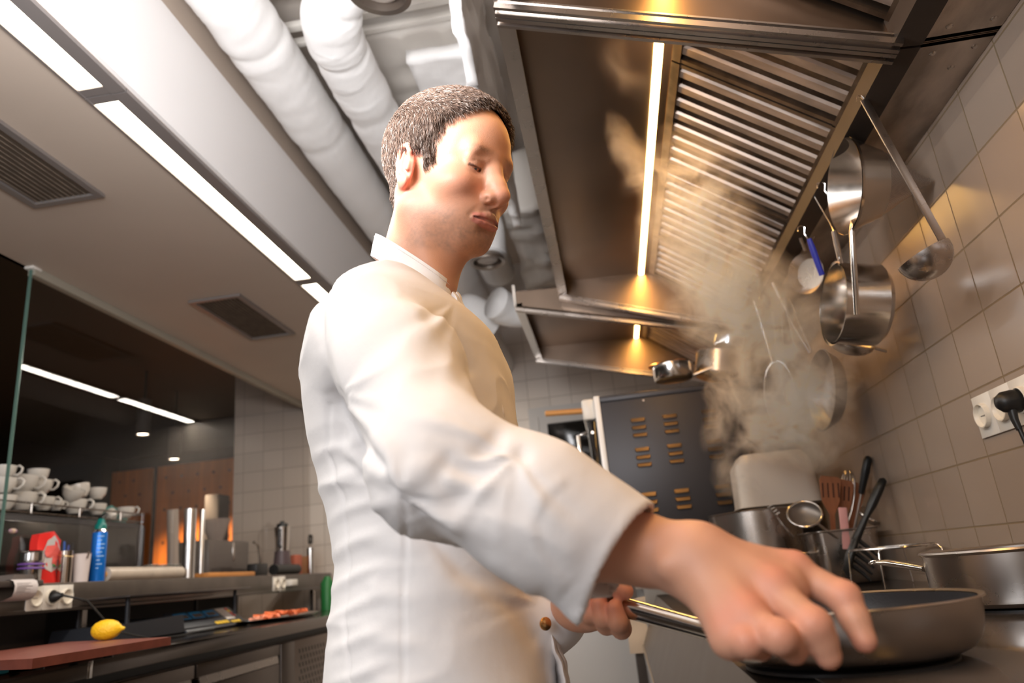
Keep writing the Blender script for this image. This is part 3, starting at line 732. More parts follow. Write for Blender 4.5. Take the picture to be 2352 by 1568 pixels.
# cuff opening, cut square to the arm and hollowed so the wrist shows inside
cn = P(1428, 1305, y=.655); cutn = ax_ * .80 + np.array((.35, 0, .38)); cutn /= np.linalg.norm(cutn)
cuff_low = P(1350, 1425, y=.640)
jk.cap(CU + ax_ * -.03, P(1362, 1392, y=.648), .040, .019, k=.028)
jk.cap(CU - ax_ * .075, CU + ax_ * .10, .0455, .050, k=.004, op='s')
jk.cap(P(1385, 1330, y=.650), P(1400, 1410, y=.66), .028, .028, k=.006, op='s')
pl0 = P(1495, 1180, y=.655); pl1 = P(1350, 1428, y=.655); ed = pl1 - pl0; ed /= np.linalg.norm(ed)
vw = (pl0 + pl1) / 2; vw = vw / np.linalg.norm(vw); cnrm = np.cross(ed, vw); cnrm *= np.sign(cnrm @ ax_); cnrm /= np.linalg.norm(cnrm); cnrm = cnrm + vw * -.22; cnrm /= np.linalg.norm(cnrm)
jk.fn(lambda p: np.where(np.linalg.norm(p - CU, axis=1) < .14, -((p - pl0) @ cnrm), 1.), CU, .15, k=.002, op='s')
cB = P(868, 543, y=1.05); cF = P(1034, 648, y=.985); cCn = (cB + cF) / 2; fw = cF - cB; rfw = np.linalg.norm(fw) / 2; fw /= 2 * rfw
sw = np.array((.10, -1., -.24)); sw /= np.linalg.norm(sw); naxis = np.cross(sw, fw); naxis /= np.linalg.norm(naxis); naxis *= np.sign(naxis[2]); naxis = naxis * .25 + np.array((0, 0, .75)); naxis /= np.linalg.norm(naxis)
BH = .040
def collar_pt(a):
    o = fw * math.cos(a) * rfw + sw * math.sin(a) * .066; on_ = o / np.linalg.norm(o); return cCn + o, on_
_b = [collar_pt(a)[0] - naxis * (BH - .018) for a in (0.1, PI / 2, PI - .2)]
cpn = np.cross(_b[1] - _b[0], _b[2] - _b[0]); cpn /= np.linalg.norm(cpn); cpn *= np.sign(cpn[2]); Pb = _b[0]; cMid = cCn - naxis * BH
jk.fn(lambda p: np.maximum((Pb - p) @ cpn, np.linalg.norm(p - cMid, axis=1) - .17), cMid, .18, k=.018, op='s')
jk.cap(nb_ + (.0, 0, -.06), H(0, -.02, -.02), .0560, .0585, k=.006, op='s')      # neck opening
jv, jf = nets(jk, (-.47, .50, -.32), (.14, 1.34, .50), .0038)
nj = grad(lambda p: jk(p), jv, .003)
def ray_pts(*q): return [P(a, b, d=1.0) / 1.0 for a, b in q]
def raydist(p, lst):
    """distance of surface points from a seam drawn over the near side of the cloth"""
    u = p / np.linalg.norm(p, axis=1)[:, None]; s_ = [v / np.linalg.norm(v) for v in lst]
    return seg_dist(u, s_) * np.linalg.norm(p, axis=1)
disp = np.zeros(len(jv)); near = nj @ np.array((0, -1., 0)) > -.25
# soft hanging folds, fans of creases from armpit and elbow, and short ripples along the side seam
wob = vnoise(jv, 6) * .6 + vnoise(jv, 13) * .4
disp += .0060 * (wob - .5)
uj = jv / np.linalg.norm(jv, axis=1)[:, None]
vr = RC @ uj.T; su, sv2 = vr[0] / vr[2], vr[1] / vr[2]
def sharp(x): s_ = .5 + .5 * np.sin(x); return s_ ** 2.2
def fan(px, py, n, a0, a1, r0, r1, amp, ph=0.):
    """creases fanning out from a pulled point of the cloth, on its near side"""
    global disp
    cu, cv_ = (px - 1176) / FPX, (py - 784) / FPX; du, dv = su - cu, sv2 - cv_; r = np.hypot(du, dv) * FPX; a = np.degrees(np.arctan2(dv, du))
    am = (a0 + a1) / 2; da = (a - am + 180) % 360 - 180; hw = (a1 - a0) / 2
    wgt = sstep(hw, hw * .6, np.abs(da)) * sstep(0, r0, r) * sstep(r1, r1 * .35, r) * near
    disp = disp + amp * wgt * (sharp(np.radians(da) * n + ph + 2.2 * vnoise(jv, 12) + r * .004) - .4)
fan(775, 905, 9, 10, 80, 60, 300, .0036); fan(775, 905, 7, -70, 10, 40, 260, .0030, 1)
fan(1190, 1045, 9, 120, 215, 50, 380, .0058); fan(1185, 1040, 8, 40, 110, 60, 330, .0040, 2)
fan(925, 1140, 8, -10, 70, 40, 330, .0048, 1); fan(925, 1140, 6, 200, 290, 30, 200, .0040, .5)
fan(1050, 690, 6, 95, 165, 60, 330, .0036)
fan(1240, 1390, 7, 150, 240, 40, 360, .0040)
sx_ = 1176 + su * FPX; sy_ = 784 + sv2 * FPX
seamx = np.interp(sy_, [930, 1040, 1150, 1290, 1420, 1568], [752, 752, 790, 800, 790, 800])
disp += near * .0036 * sstep(95, 10, np.abs(sx_ - seamx - 25)) * sstep(950, 1040, sy_) * (sharp(sy_ * .085 + (sx_ - seamx) * .03 + 3 * vnoise(jv, 10)) - .4)
disp += near * .0028 * sstep(90, 20, np.abs(sx_ - 905)) * sstep(1130, 1200, sy_) * (sharp(sy_ * .055 + 4 * vnoise(jv, 9)) - .4)
rid = 1 - np.abs(2 * vnoise(jv * np.array((1.0, 1.0, 1.6)) + 9, 8) - 1); disp += .0030 * (rid ** 5 - .1)
for lst, dp, wd_ in (
  ([(748, 668), (738, 720), (742, 790), (756, 860), (776, 930), (818, 1005), (872, 1070)], .0050, .0050),
  ([(776, 930), (790, 1010), (832, 1040), (905, 1105)], .004, .010),
  ([(760, 910), (790, 1060), (872, 1120), (928, 1136)], .004, .008),
  ([(752, 930), (752, 1040), (790, 1150), (800, 1290), (790, 1420), (800, 1568)], .0028, .0026),
  ([(925, 1150), (932, 1250), (925, 1400), (928, 1568)], .0022, .0022),
  ([(1195, 1048), (1150, 1085), (1100, 1098), (1030, 1060)], .006, .008),
  ([(1140, 1010), (1085, 1060), (1010, 1080)], .005, .008),
  ([(985, 730), (1035, 780), (1075, 850)], .004, .009),
  ([(960, 1195), (1060, 1310), (1180, 1390), (1230, 1460)], .005, .012),
  ([(1300, 1120), (1262, 1150), (1240, 1200), (1252, 1260), (1300, 1320)], .0008, .0030),
  ([(1430, 1170), (1395, 1215), (1350, 1300), (1290, 1378)], .0018, .0022)):
    rd = raydist(jv, [P(a, b, d=1.) for a, b in lst]); disp -= np.where(near, dp * np.exp(-(rd / wd_) ** 2), 0)
for lst, dp, wd_ in (([(1285, 1110), (1240, 1150), (1218, 1205), (1232, 1270), (1290, 1335)], .0012, .006), ([(800, 1040), (870, 1090), (925, 1118)], .006, .010), ([(1175, 1065), (1110, 1112), (1040, 1096)], .005, .008), ([(1000, 1150), (1110, 1290), (1215, 1352)], .004, .01)):
    rd = raydist(jv, [P(a, b, d=1.) for a, b in lst]); disp += np.where(near, dp * np.exp(-(rd / wd_) ** 2), 0)
guard = sstep(.006, .03, np.abs((jv - pl0) @ cnrm)) * sstep(.0, .02, np.linalg.norm(jv - nb_, axis=1) - .05)
disp *= np.where(np.linalg.norm(jv - CU, axis=1) < .12, guard, 1)
jv = jv + nj * disp[:, None]
M['jacket'] = pm('white_cotton_jacket', (.87, .85, .86), .8, bump=.25, bscale=16, sss=0)
M['jacket'].node_tree.nodes['Principled BSDF'].inputs['Sheen Weight'].default_value = .15
jacket = mesh_obj('chef_jacket', jv, [tuple(q) for q in jf], M['jacket'], cook, ang=180)
# stand collar: a band round the neck, open at the throat
def band(path, hgt, th, bulge=.0):
    """path: points with an up vector each; a standing strip of cloth"""
    mb = MB(); n = len(path); vs = []
    for i, (p, u, o) in enumerate(path):
        for a_, b_ in ((0, 0), (0, 1), (.5, 1.15), (1, 1), (1, 0)):
            vs.append(np.array(p) + np.array(u) * hgt * a_ + np.array(o) * th * b_)
    f = [(i * 5 + k, (i + 1) * 5 + k, (i + 1) * 5 + (k + 1) % 5, i * 5 + (k + 1) % 5) for i in range(n - 1) for k in range(5)] + [(0, 1, 2, 3, 4), tuple(range((n - 1) * 5, n * 5))[::-1]]
    return mb.add(vs, f)
path = []
for a in np.linspace(.10, 2 * PI - .30, 64):
    topp, on_ = collar_pt(a); path.append((topp - (naxis * .99 - on_ * .10) * BH, naxis * .99 - on_ * .10, on_))
collar = obj('collar', band(path, BH, .0042), 'jacket', cook, ang=60)
st_ = MB()
for hh in (.93,):
    for i in range(0, len(path) - 1):
        p0, u0, o0 = path[i]; p1, u1, o1 = path[i + 1]
        for k in range(2):
            a_ = p0 + (p1 - p0) * (k / 2 + .1) + u0 * BH * .86 + o0 * .0050; b_ = p0 + (p1 - p0) * (k / 2 + .4) + u0 * BH * .86 + o0 * .0050
            st_.tube([a_, b_], .0005, seg=4)
obj('stitching', st_, pm('white_thread', (.80, .76, .75), .8), collar)
# placket: the wavy double edge down the front
pk = [(1040, 672), (1062, 712), (1084, 760), (1106, 812), (1124, 866), (1139, 920), (1152, 975), (1166, 1028), (1180, 1080), (1195, 1140), (1215, 1230), (1235, 1320), (1252, 1400), (1272, 1470), (1290, 1530), (1305, 1590)]
def front_pt(px, py, dep): return P(px, py, y=dep)
for nm, dx, dep, wd_ in (('placket', 0, .955, .030), ('placket_edge', 7, .962, .022)):
    pts = []
    for i in range(90):
        t = i / 89 * (len(pk) - 1); k = min(int(t), len(pk) - 2); f_ = t - k
        a = np.array(pk[k]) * (1 - f_) + np.array(pk[k + 1]) * f_
        wv = 2.6 * math.sin(i * .62 + dx) + 1.4 * math.sin(i * 1.4)
        pts.append(front_pt(a[0] + dx + wv, a[1], dep))
    pts = np.array(pts); mb = MB(); vs = []
    for i, p in enumerate(pts):
        tg = pts[min(i + 1, 89)] - pts[max(i - 1, 0)]; tg /= np.linalg.norm(tg)
        o = np.array((1., 0, .10)); o -= tg * (o @ tg); o /= np.linalg.norm(o); s_ = np.cross(tg, o)
        if s_[1] < 0: s_ = -s_
        for a_, b_ in ((0, .0025), (-.004, .0), (0, -.003), (wd_, -.010), (wd_ + .02, -.018), (wd_, -.004)): vs.append(p + s_ * a_ + o * b_)
    f = [(i * 6 + k, (i + 1) * 6 + k, (i + 1) * 6 + (k + 1) % 6, i * 6 + (k + 1) % 6) for i in range(89) for k in range(6)]
    f += [tuple(range(6)), tuple(range(89 * 6, 90 * 6))[::-1]]
    obj(nm, mb.add(vs, f), 'jacket', cook, ang=70)
bpos = P(1252, 1432, y=.935); bd_ = np.array((.25, -1, .1)); bd_ /= np.linalg.norm(bd_)
o = obj('button', MB().lathe([(0, .004), (.005, .004), (.0078, .002), (.0078, 0), (.004, -.002), (0, -.002)], bpos, R=frame((.6, -.8, 0)), seg=20), pm('brass_stud', (.75, .42, .16), .25, 1), cook)
o['label'] = 'small brass stud button near the jacket hem'
# trousers and shoes, below the picture
tr = SDF()
tr.ell(PEL + (0, 0, -.04), (.13, .17, .13), k=.04)
for (h_, t_), off in zip(FEET, (-.075, .075)):
    kn2 = h_ * .45 + (PEL + (0, off, 0)) * .55 + (.012, 0, 0); tr.chain([PEL + (0, off, -.06), kn2, h_ + (0, 0, .045)], [.105, .082, .066], k=.04)
tv, tf = nets(tr, (-.46, .80, -1.04), (-.05, 1.28, -.02), .012)
mesh_obj('trousers', tv, [tuple(q) for q in tf], pm('dark_grey_trousers', (.05, .05, .06), .8, bump=.2, bscale=20), cook, ang=180)
for h_, t_ in FEET:
    sh = SDF(); sh.cap(h_ + (-.01, 0, -.018), t_ + (0, 0, -.020), .046, .038, k=.02); sh.ell(h_ + (.01, 0, .03), (.05, .045, .05), k=.03)
    sh.fn(lambda p: p[:, 2] - FL, (0, 0, 0), 3, k=.002, op='s')
    sv, sf = nets(sh, h_ - (.09, .08, .12), t_ + (.09, .08, .12), .009)
    mesh_obj('shoe', sv, [tuple(q) for q in sf], 'black', cook, ang=180)
# ------------------------------------------------------------------ extraction hoods over the stove
ZL, ZR = 1.085, .845            # front lip and rear rail heights
def hood(y0, y1, xf, label, tubes, cuts):
    t = thing('extraction_hood', label, 'extraction hood', (.35, (y0 + y1) / 2, ZR))
    zt_ = 1.15; xl = .250; xa = .285; za = 1.135; xb = .62; zb = ZR + .01
    s = MB()      # front skirt with a folded lip
    s.prism([(xf, ZL), (xf - .002, ZL + .10), (xf + .010, ZL + .10), (xf + .012, ZL + .012), (xf + .036, ZL + .014), (xf + .036, ZL)], np.array([(1, 0, 0), (0, 0, 1), (0, -1, 0)]).T, (0, y1, 0), 0, y1 - y0)
    obj('front_lip', s, M['steel_bright'] if xf < -.2 else 'steel', t, ang=20)
    obj('canopy', MB().quadslab([(xf + .012, y0, zt_), (xf + .012, y1, zt_), (xa, y1, za), (xa, y0, za)][::-1], .004).box(xa, XW, y0, y1, za + .03, za + .04), 'steel_hood', t, ang=20)
    # end walls: sloping lower edge with a folded channel
    for yy, sgn in ((y0, 1), (y1, -1)):
        e = MB(); R = np.array([(1, 0, 0), (0, 0, 1), (0, -1 * sgn, 0)]).T
        e.prism([(xf + .01, ZL), (xb, ZR), (XW - .001, ZR), (XW - .001, zt_), (xf + .01, zt_)], R, (0, yy, 0), -.012, 0)
        obj('end_wall', e, 'steel_hood', t, ang=20)
        a_ = np.array((xf + .005, 0, ZL - .004)); b_ = np.array((xb + .005, 0, ZR - .004))
        yc = yy + sgn * .0; 
        l = MB()
        for (o1, o2) in ((0., .010), (.020, .028)):
            l.quadslab([a_ + (0, yy + sgn * o1, 0), b_ + (0, yy + sgn * o1, 0), b_ + (0, yy + sgn * o2, 0), a_ + (0, yy + sgn * o2, 0)], -.012 * sgn)
        l.quadslab([a_ + (0, yy, .006), b_ + (0, yy, .006), b_ + (0, yy + sgn * .028, .006), a_ + (0, yy + sgn * .028, .006)], .004 * sgn)
        obj('folded_edge', l, 'steel', t, ang=20)
    # rear gutter and ledge back to the tiles
    r = MB(); r.box(xb, XW - .001, y0 + .002, y1 - .002, ZR, ZR + .006)
    obj('rear_plate', r, 'steel_dull', t, ang=20)
    obj('gutter', MB().prism([(xb - .012, ZR + .050), (xb - .008, ZR - .002), (xb + .045, ZR - .006), (xb + .045, ZR - .001), (xb - .002, ZR + .004), (xb - .006, ZR + .05)], np.array([(1, 0, 0), (0, 0, 1), (0, -1, 0)]).T, (0, y1 - .002, 0), 0, y1 - y0 - .004), 'gutter', t, ang=20)
    v = MB()
    for yy in (y0 + .035, y1 - .035):
        for xx in (xb + .03, .70, .775): v.lathe([(0, -.003), (.004, -.003), (.0065, -.0005), (.0065, .0)], (xx, yy, ZR), seg=12)
    v.lathe([(0, -.003), (.004, -.003), (.0065, -.0005), (.0065, .0)], (.755, y0 + .09, ZR), seg=12)
    obj('rivets', v, 'steel', t)['kind'] = 'stuff'
    # baffle filters: trapezoid bars running down from the lamp to the gutter
    d_ = np.array((xb - xa - .005, 0, zb + .03 - za)); L = np.linalg.norm(d_); d_ /= L; nn = np.cross((0, 1, 0), d_)
    if nn[2] > 0: nn = -nn
    for i in range(len(cuts) - 1):
        ya_ = cuts[i] + .003; yb_ = cuts[i + 1] - .003; R = np.array([d_, (0, 1, 0), -nn]).T
        o3 = np.array((xa, 0, za))
        f = MB(); f.box(0, L, ya_, ya_ + .012, -.004, .03, R=R, c=o3); f.box(0, L, yb_ - .012, yb_, -.004, .03, R=R, c=o3)
        f.box(0, .022, ya_, yb_, -.006, .03, R=R, c=o3); f.box(L - .012, L, ya_, yb_, -.006, .03, R=R, c=o3)
        fl = obj('baffle_filter', f, 'steel_filter_dark', t, ang=20)
        obj('backing', MB().box(.012, L - .01, ya_ + .01, yb_ - .01, .026, .030, R=R, c=o3), 'steel_filter_dark', fl)
        nbar = max(4, int(round((yb_ - ya_ - .02) / .0575))); pt_ = (yb_ - ya_ - .024) / nbar
        for k in range(nbar):
            c0 = ya_ + .012 + pt_ * (k + .5); w_ = .0150
            b = MB(); b.prism([(c0 - w_, .007), (c0 - w_ + .0035, .0), (c0 + w_ - .0035, .0), (c0 + w_, .007), (c0 + w_ - .004, .004), (c0 - w_ + .004, .004)], np.array([(0, 1, 0), -nn, d_]).T, o3, .022, L - .012)
            obj('bar', b, 'steel_filter', fl, ang=20)
    # lamp: two lit tubes in a shallow channel
    obj('lamp_channel', MB().box(xl - .030, xa + .002, y0 + .012, y1 - .012, zt_ - .010, zt_ - .004), pm('lamp_channel_steel', (.62, .50, .36), .45, .6, var=.3, vscale=40), t)
    for (a_, b_) in tubes:
        lt_ = MB(); lt_.box(xl - .012, xl + .010, a_, b_, zt_ - .022, zt_ - .010, bev=.004)
        obj('lit_tube', lt_, 'led_glow', t)
        l = bpy.data.lights.new('hood_lamp', 'AREA'); l.shape = 'RECTANGLE'; l.size = .03; l.size_y = b_ - a_; l.energy = 2.0 * (b_ - a_); l.color = (1, .48, .10)
        lo = bpy.data.objects.new('hood_lamp', l); C.objects.link(lo); lo.location = (xl, (a_ + b_) / 2, zt_ - .026 + Z0)
    return t
hood(1.205, 2.885, -.1035, 'long steel extraction hood with orange strip lamp over the frying pan', [(1.22, 2.05), (2.052, 2.876)], (1.22, 1.515, 2.01, 2.50, 2.87))
hood(2.925, 3.80, -.300, 'farther steel extraction hood above the black oven', [(2.94, 3.785)], (2.94, 3.36, 3.785))
hood(-.50, 1.2025, -.1035, 'near extraction hood cut by the top picture edge', [(-.45, 1.18)], (-.48, 0, .60, 1.18))
# ------------------------------------------------------------------ ducts under the ceiling
def duct(name, pts, r, label, mat='wrap', wr=.0022, nsub=40, cat='duct', creases=()):
    p = np.array(pts, float); n = len(p); t_ = np.linspace(0, n - 1, nsub * (n - 1) + 1); q = []
    for t in t_:                                              # Catmull-Rom through the points
        i = min(int(t), n - 2); f = t - i; p0, p1, p2, p3 = p[max(i - 1, 0)], p[i], p[i + 1], p[min(i + 2, n - 1)]
        q.append(.5 * ((2 * p1) + (-p0 + p2) * f + (2 * p0 - 5 * p1 + 4 * p2 - p3) * f * f + (-p0 + 3 * p1 - 3 * p2 + p3) * f ** 3))
    q = np.array(q); mb = MB(); mb.tube(q, r, seg=40); v = np.vstack(mb.v)
    k = np.repeat(np.arange(len(q)), 40); c_ = q[k]; o_ = (v - c_) / r
    dd = wr * (vnoise(v * np.array((1, 2.2, 1)), 9) - .5) * 1.6 + wr * .8 * (vnoise(v * np.array((1, 3, 1)) + 4, 22) - .5)
    rid = 1 - np.abs(2 * vnoise(v * np.array((.8, 2.6, .8)) + 2, 11) - 1); dd += wr * .9 * rid ** 5
    for s in creases:
        dl = np.abs(k / len(q) - s) * len(q) * np.linalg.norm(q[1] - q[0]); dd += -.004 * np.exp(-(dl / .008) ** 2) + .0025 * np.exp(-((dl - .03) / .016) ** 2)
    v = v + o_ * dd[:, None]; mb.v = [v]
    o = obj(name, mb, mat, ang=180); tag(o, label, cat, 'white wrapped ducts under the ceiling'); return o
duct('insulated_duct', [(-.955, .9, 1.75), (-.955, 1.7, 1.75), (-.955, 2.6, 1.75), (-.955, 4.9, 1.75)], .105, 'straight white wrapped duct beside the lowered ceiling', creases=(.40, .62), nsub=60)
duct('insulated_duct', [(-.40, 1.42, 1.88), (-.52, 1.60, 1.78), (-.66, 1.78, 1.70), (-.690, 1.98, 1.70), (-.690, 2.4, 1.70), (-.690, 3.2, 1.70), (-.69, 4.3, 1.70)], .092, 'white wrapped duct bending toward the round vent', creases=(.30, .47, .62))
q0 = P(1120, 600, z=1.42)
duct('insulated_duct', [q0 + (0, 0, .03), q0 + (0, .0, .15), q0 + (-.02, .06, .24), q0 + (-.05, .25, .28), q0 + (-.05, .8, .28)], .095, 'short white duct elbow above the far round vent', wr=.002, nsub=12)
duct('insulated_duct', [q0 + (-.02, .30, -.10), q0 + (.05, .38, -.125), q0 + (.20, .42, -.13), q0 + (.42, .42, -.13)], .085, 'white duct elbow left of the hood and below the far round vent', wr=.002, nsub=14)
duct('insulated_duct', [q0 + (-.22, 1.79, .0), q0 + (-.22, 1.2, .0), q0 + (-.22, .75, .0), q0 + (-.19, .56, -.04), q0 + (-.08, .62, -.12)], .10, 'white duct elbow just behind the chin of the cook', wr=.002, nsub=14)
def vent(c_, r, label, tilt=(0, 0, 1)):
    t = thing('round_exhaust_vent', label, 'round vent', c_, group='round exhaust vents')
    R = frame(tilt)
    obj('collar_ring', MB().lathe([(r * .72, .10), (r * .80, .06), (r * .82, .02), (r, .008), (r * 1.02, -.002), (r, -.010), (r * .84, -.006), (r * .80, .02), (r * .72, .05)], c_, R=R, seg=48), pm('brown_metal_rim', (.33, .28, .24), .3, .9), t)
    obj('valve_disc', MB().lathe([(0, -.004), (r * .45, -.002), (r * .62, .006), (r * .70, .018), (r * .6, .022), (0, .022)], c_, R=R, seg=40), pm('dusty_valve_disc', (.42, .37, .33), .5, .2), t)
vent(P(872, -18, z=1.50), .085, 'round dark vent cut by the top picture edge', (.15, -.1, 1))
vent(q0, .082, 'round brown rimmed vent beside the chin')
# wrapped rectangular duct and its hangers
def crumple(mb, amp, sc):
    v = np.vstack(mb.v); g = np.stack([vnoise(v + k * 5, sc) - .5 for k in range(3)], 1); r_ = 1 - np.abs(2 * vnoise(v * np.array((1, 2, 1)), sc * 1.3) - 1)
    v = v + g * amp; v[:, 2] -= amp * .8 * r_ ** 4; mb.v = [v]; return mb
def gridbox(x0, x1, y0, y1, z0, z1, s=.03):
    bm = bmesh.new(); bmesh.ops.create_cube(bm, size=1)
    n = [max(2, int((b - a) / s)) for a, b in ((x0, x1), (y0, y1), (z0, z1))]
    mb = MB()
    def face(o, u, v_, nu, nv):
        vs = [np.array(o) + np.array(u) * i / nu + np.array(v_) * k / nv for i in range(nu + 1) for k in range(nv + 1)]
        mb.add(vs, [(i * (nv + 1) + k, (i + 1) * (nv + 1) + k, (i + 1) * (nv + 1) + k + 1, i * (nv + 1) + k + 1) for i in range(nu) for k in range(nv)])
    X, Y, Z = x1 - x0, y1 - y0, z1 - z0
    face((x0, y0, z0), (0, Y, 0), (X, 0, 0), n[1], n[0]); face((x0, y0, z1), (X, 0, 0), (0, Y, 0), n[0], n[1])
    face((x0, y0, z0), (X, 0, 0), (0, 0, Z), n[0], n[2]); face((x0, y1, z0), (0, 0, Z), (X, 0, 0), n[2], n[0])
    face((x0, y0, z0), (0, 0, Z), (0, Y, 0), n[2], n[1]); face((x1, y0, z0), (0, Y, 0), (0, 0, Z), n[1], n[2]); bm.free(); return mb
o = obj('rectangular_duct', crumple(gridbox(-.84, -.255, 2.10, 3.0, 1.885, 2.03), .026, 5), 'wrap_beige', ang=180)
tag(o, 'flat wide wrapped duct with creased cover above the head', 'duct')
o = obj('rectangular_duct', crumple(gridbox(-1.04, -.25, .9, 1.95, 1.985, 2.04, .04), .02, 6), 'wrap', ang=180)
tag(o, 'flat white wrapped duct between bent duct and hood at the top', 'duct')
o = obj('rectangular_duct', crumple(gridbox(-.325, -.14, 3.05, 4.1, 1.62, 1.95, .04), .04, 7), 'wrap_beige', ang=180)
tag(o, 'crumpled wrapped duct right of the face behind the hood edge', 'duct')
t = thing('ceiling_rail', 'pair of pale steel hanger rails crossing above the ducts', 'rail', (-.5, 1.8, 1.68))
obj('rail', MB().box(-1.06, -.235, 2.000, 2.030, 1.895, 1.920, bev=.003), 'white_plastic', t)
obj('rail', MB().box(-1.06, -.235, 2.060, 2.085, 1.875, 1.900, bev=.003), 'white_plastic', t)
obj('rod', MB().tube([(-.26, 2.075, 1.86), (-.26, 2.075, 2.045)], .006), 'steel', t)
obj('rod', MB().tube([(-1.04, 2.02, 1.89), (-1.04, 2.02, 2.045)], .006), 'steel', t)
o = obj('wrapped_cloth', crumple(gridbox(-.240, -.212, 1.50, 2.60, 1.30, 1.86, .025), .035, 9), 'wrap', ang=180)
tag(o, 'torn white wrapping hanging down beside the hood edge', 'insulation')
o = obj('wrapped_cloth', crumple(gridbox(-.52, -.265, 2.15, 2.48, 1.785, 1.835, .025), .014, 9), 'wrap', ang=180)
tag(o, 'white puffy wrapping flap lying under the flat duct', 'insulation')

# ------------------------------------------------------------------ stove, pans and everything on it
ZT = -.124
t = thing('cooking_range', 'long steel cooking range with glossy black top along the tiled wall', 'stove', (.45, 1.6, FL))
obj('cooktop', MB().box(.175, XW - .004, -.5, 2.90, ZT - .012, ZT, bev=.003), pm('glossy_dark_cooktop', (.07, .06, .055), .10, var=.3, vscale=6, rvar=.05), t)
fr = MB(); fr.prism([(.120, ZT - .003), (.178, ZT - .003), (.178, ZT - .05), (.140, ZT - .190), (.060, ZT - .200), (.048, ZT - .172)], np.array([(1, 0, 0), (0, 0, 1), (0, -1, 0)]).T, (0, 2.90, 0), 0, 3.4)
obj('front_panel', fr, 'steel_dark', t, ang=20)
obj('front_edge', MB().box(.044, .052, -.5, 2.9, ZT - .203, ZT - .168, bev=.002), 'steel_bright', t)
b = MB(); b.box(.15, XW - .01, -.5, 2.90, FL + .12, ZT - .013)
obj('body', b, 'steel_dark', t)
for yy in (-.4, .9, 2.0, 2.8):
    for xx in (.2, .72): obj('foot', MB().lathe([(0, .12), (.02, .12), (.02, 0), (0, 0)], (xx, yy, FL), seg=12), 'black', t)
# frying pan held by the cook
def pan(cx, cy, zb, r, h, label, rb=None, wall=.004, mi='teflon', mo='steel', nm='frying_pan', cat='frying pan'):
    t = thing(nm, label, cat, (cx, cy, zb)); rb = rb or r * .82
    pr = [(0, 0), (rb * .96, 0), (rb, .003)] + [(rb + (r - rb) * math.sin(a), .003 + (h - .003) * (1 - math.cos(a))) for a in np.linspace(.15, PI / 2, 9)]
    obj('body', MB().lathe(pr + [(r + .004, h + .001), (r + .003, h + .003), (r - wall + .001, h + .001)], (cx, cy, zb), seg=72), mo, t, ang=35)
    pi_ = [(0, .005), (rb * .95, .005), (rb - wall + .001, .009)] + [(rb - wall + (r - rb) * math.sin(a), .006 + (h - .006) * (1 - math.cos(a))) for a in np.linspace(.2, PI / 2, 9)]
    obj('lining', MB().lathe(pi_, (cx, cy, zb), seg=72), mi, t, ang=60)
    return t
pt = pan(PANC[0], PANC[1], ZT + .006, PANR, .052, 'steel frying pan with dark nonstick inside, held by its handle')
hd0 = np.array(PANC) + np.array((-.137, -.020, .030)); hd0[2] = ZT + .045
obj('handle', MB().tube([hd0 + (.006, 0, 0), HA * .35 + hd0 * .65 + (0, 0, .004), HA, HB, HB + hx * .055], [.007, .0085, .0100, .0112, .0112], seg=20, flat=.95), 'steel_bright', pt, ang=60)
obj('bracket', MB().box(-.012, .004, -.022, .022, -.014, .014, bev=.004, c=hd0), 'steel', pt)
# hob zones
def hob(cx, cy, r, label):
    o = obj('hob_plate', MB().lathe([(0, .004), (r * .9, .004), (r, .001), (r, -.002), (0, -.002)], (cx, cy, ZT + .001), seg=60), pm('cast_iron_plate', (.02, .018, .018), .45), ang=30)
    tag(o, label, 'hob plate', 'round cast iron hob plates')
hob(PANC[0], PANC[1], .108, 'black round hob plate under the frying pan'); hob(.628, 1.33, .11, 'black round hob plate under the right saucepan')
# saucepan on the right edge
def saucepan(cx, cy, zb, r, h, label, hdir, hl=.20, lift=.02, mat='steel', nm='saucepan', hz=.75, off=0.):
    t = thing(nm, label, 'saucepan', (cx, cy, zb))
    obj('body', MB().lathe([(0, 0), (r * .94, 0), (r * .99, .006), (r, .014), (r, h - .004), (r + .005, h), (r + .003, h + .003), (r - .003, h), (r - .003, .012), (r * .9, .005), (0, .005)], (cx, cy, zb), seg=64), mat, t, ang=35)
    d = np.array((*hdir, 0.)); d /= np.linalg.norm(d); a0_ = np.array((-math.cos(off), math.sin(off), 0)) * (r - .002) if off else d * (r - .002); a_ = np.array((cx, cy, zb + h * hz)) + a0_
    obj('handle', MB().tube([a_, a_ + d * hl * .25 + (0, 0, lift * .4), a_ + d * hl * .7 + (0, 0, lift), a_ + d * hl + (0, 0, lift * 1.15)], [.0090, .0105, .0115, .006], seg=16, flat=.6), 'steel_bright', t, ang=60)
    e_ = a_ + d * (hl + .012) + (0, 0, lift * 1.15); obj('hanging_loop', MB().ring(e_, frame((0, .2, 1)), .016, .006, .0018, 20), 'steel_bright', t)
    return t
sp_ = P(2300, 1268, y=1.08)
hdv = P(1998, 1281, y=1.53) - np.array((.628 - .128 * math.cos(.45), 1.33 + .128 * math.sin(.45), 0)); saucepan(.628, 1.33, ZT + .006, .128, .082, 'wide steel saucepan at the right picture edge', (hdv[0], hdv[1]), hl=.135, hz=.72, lift=.012, off=.45)
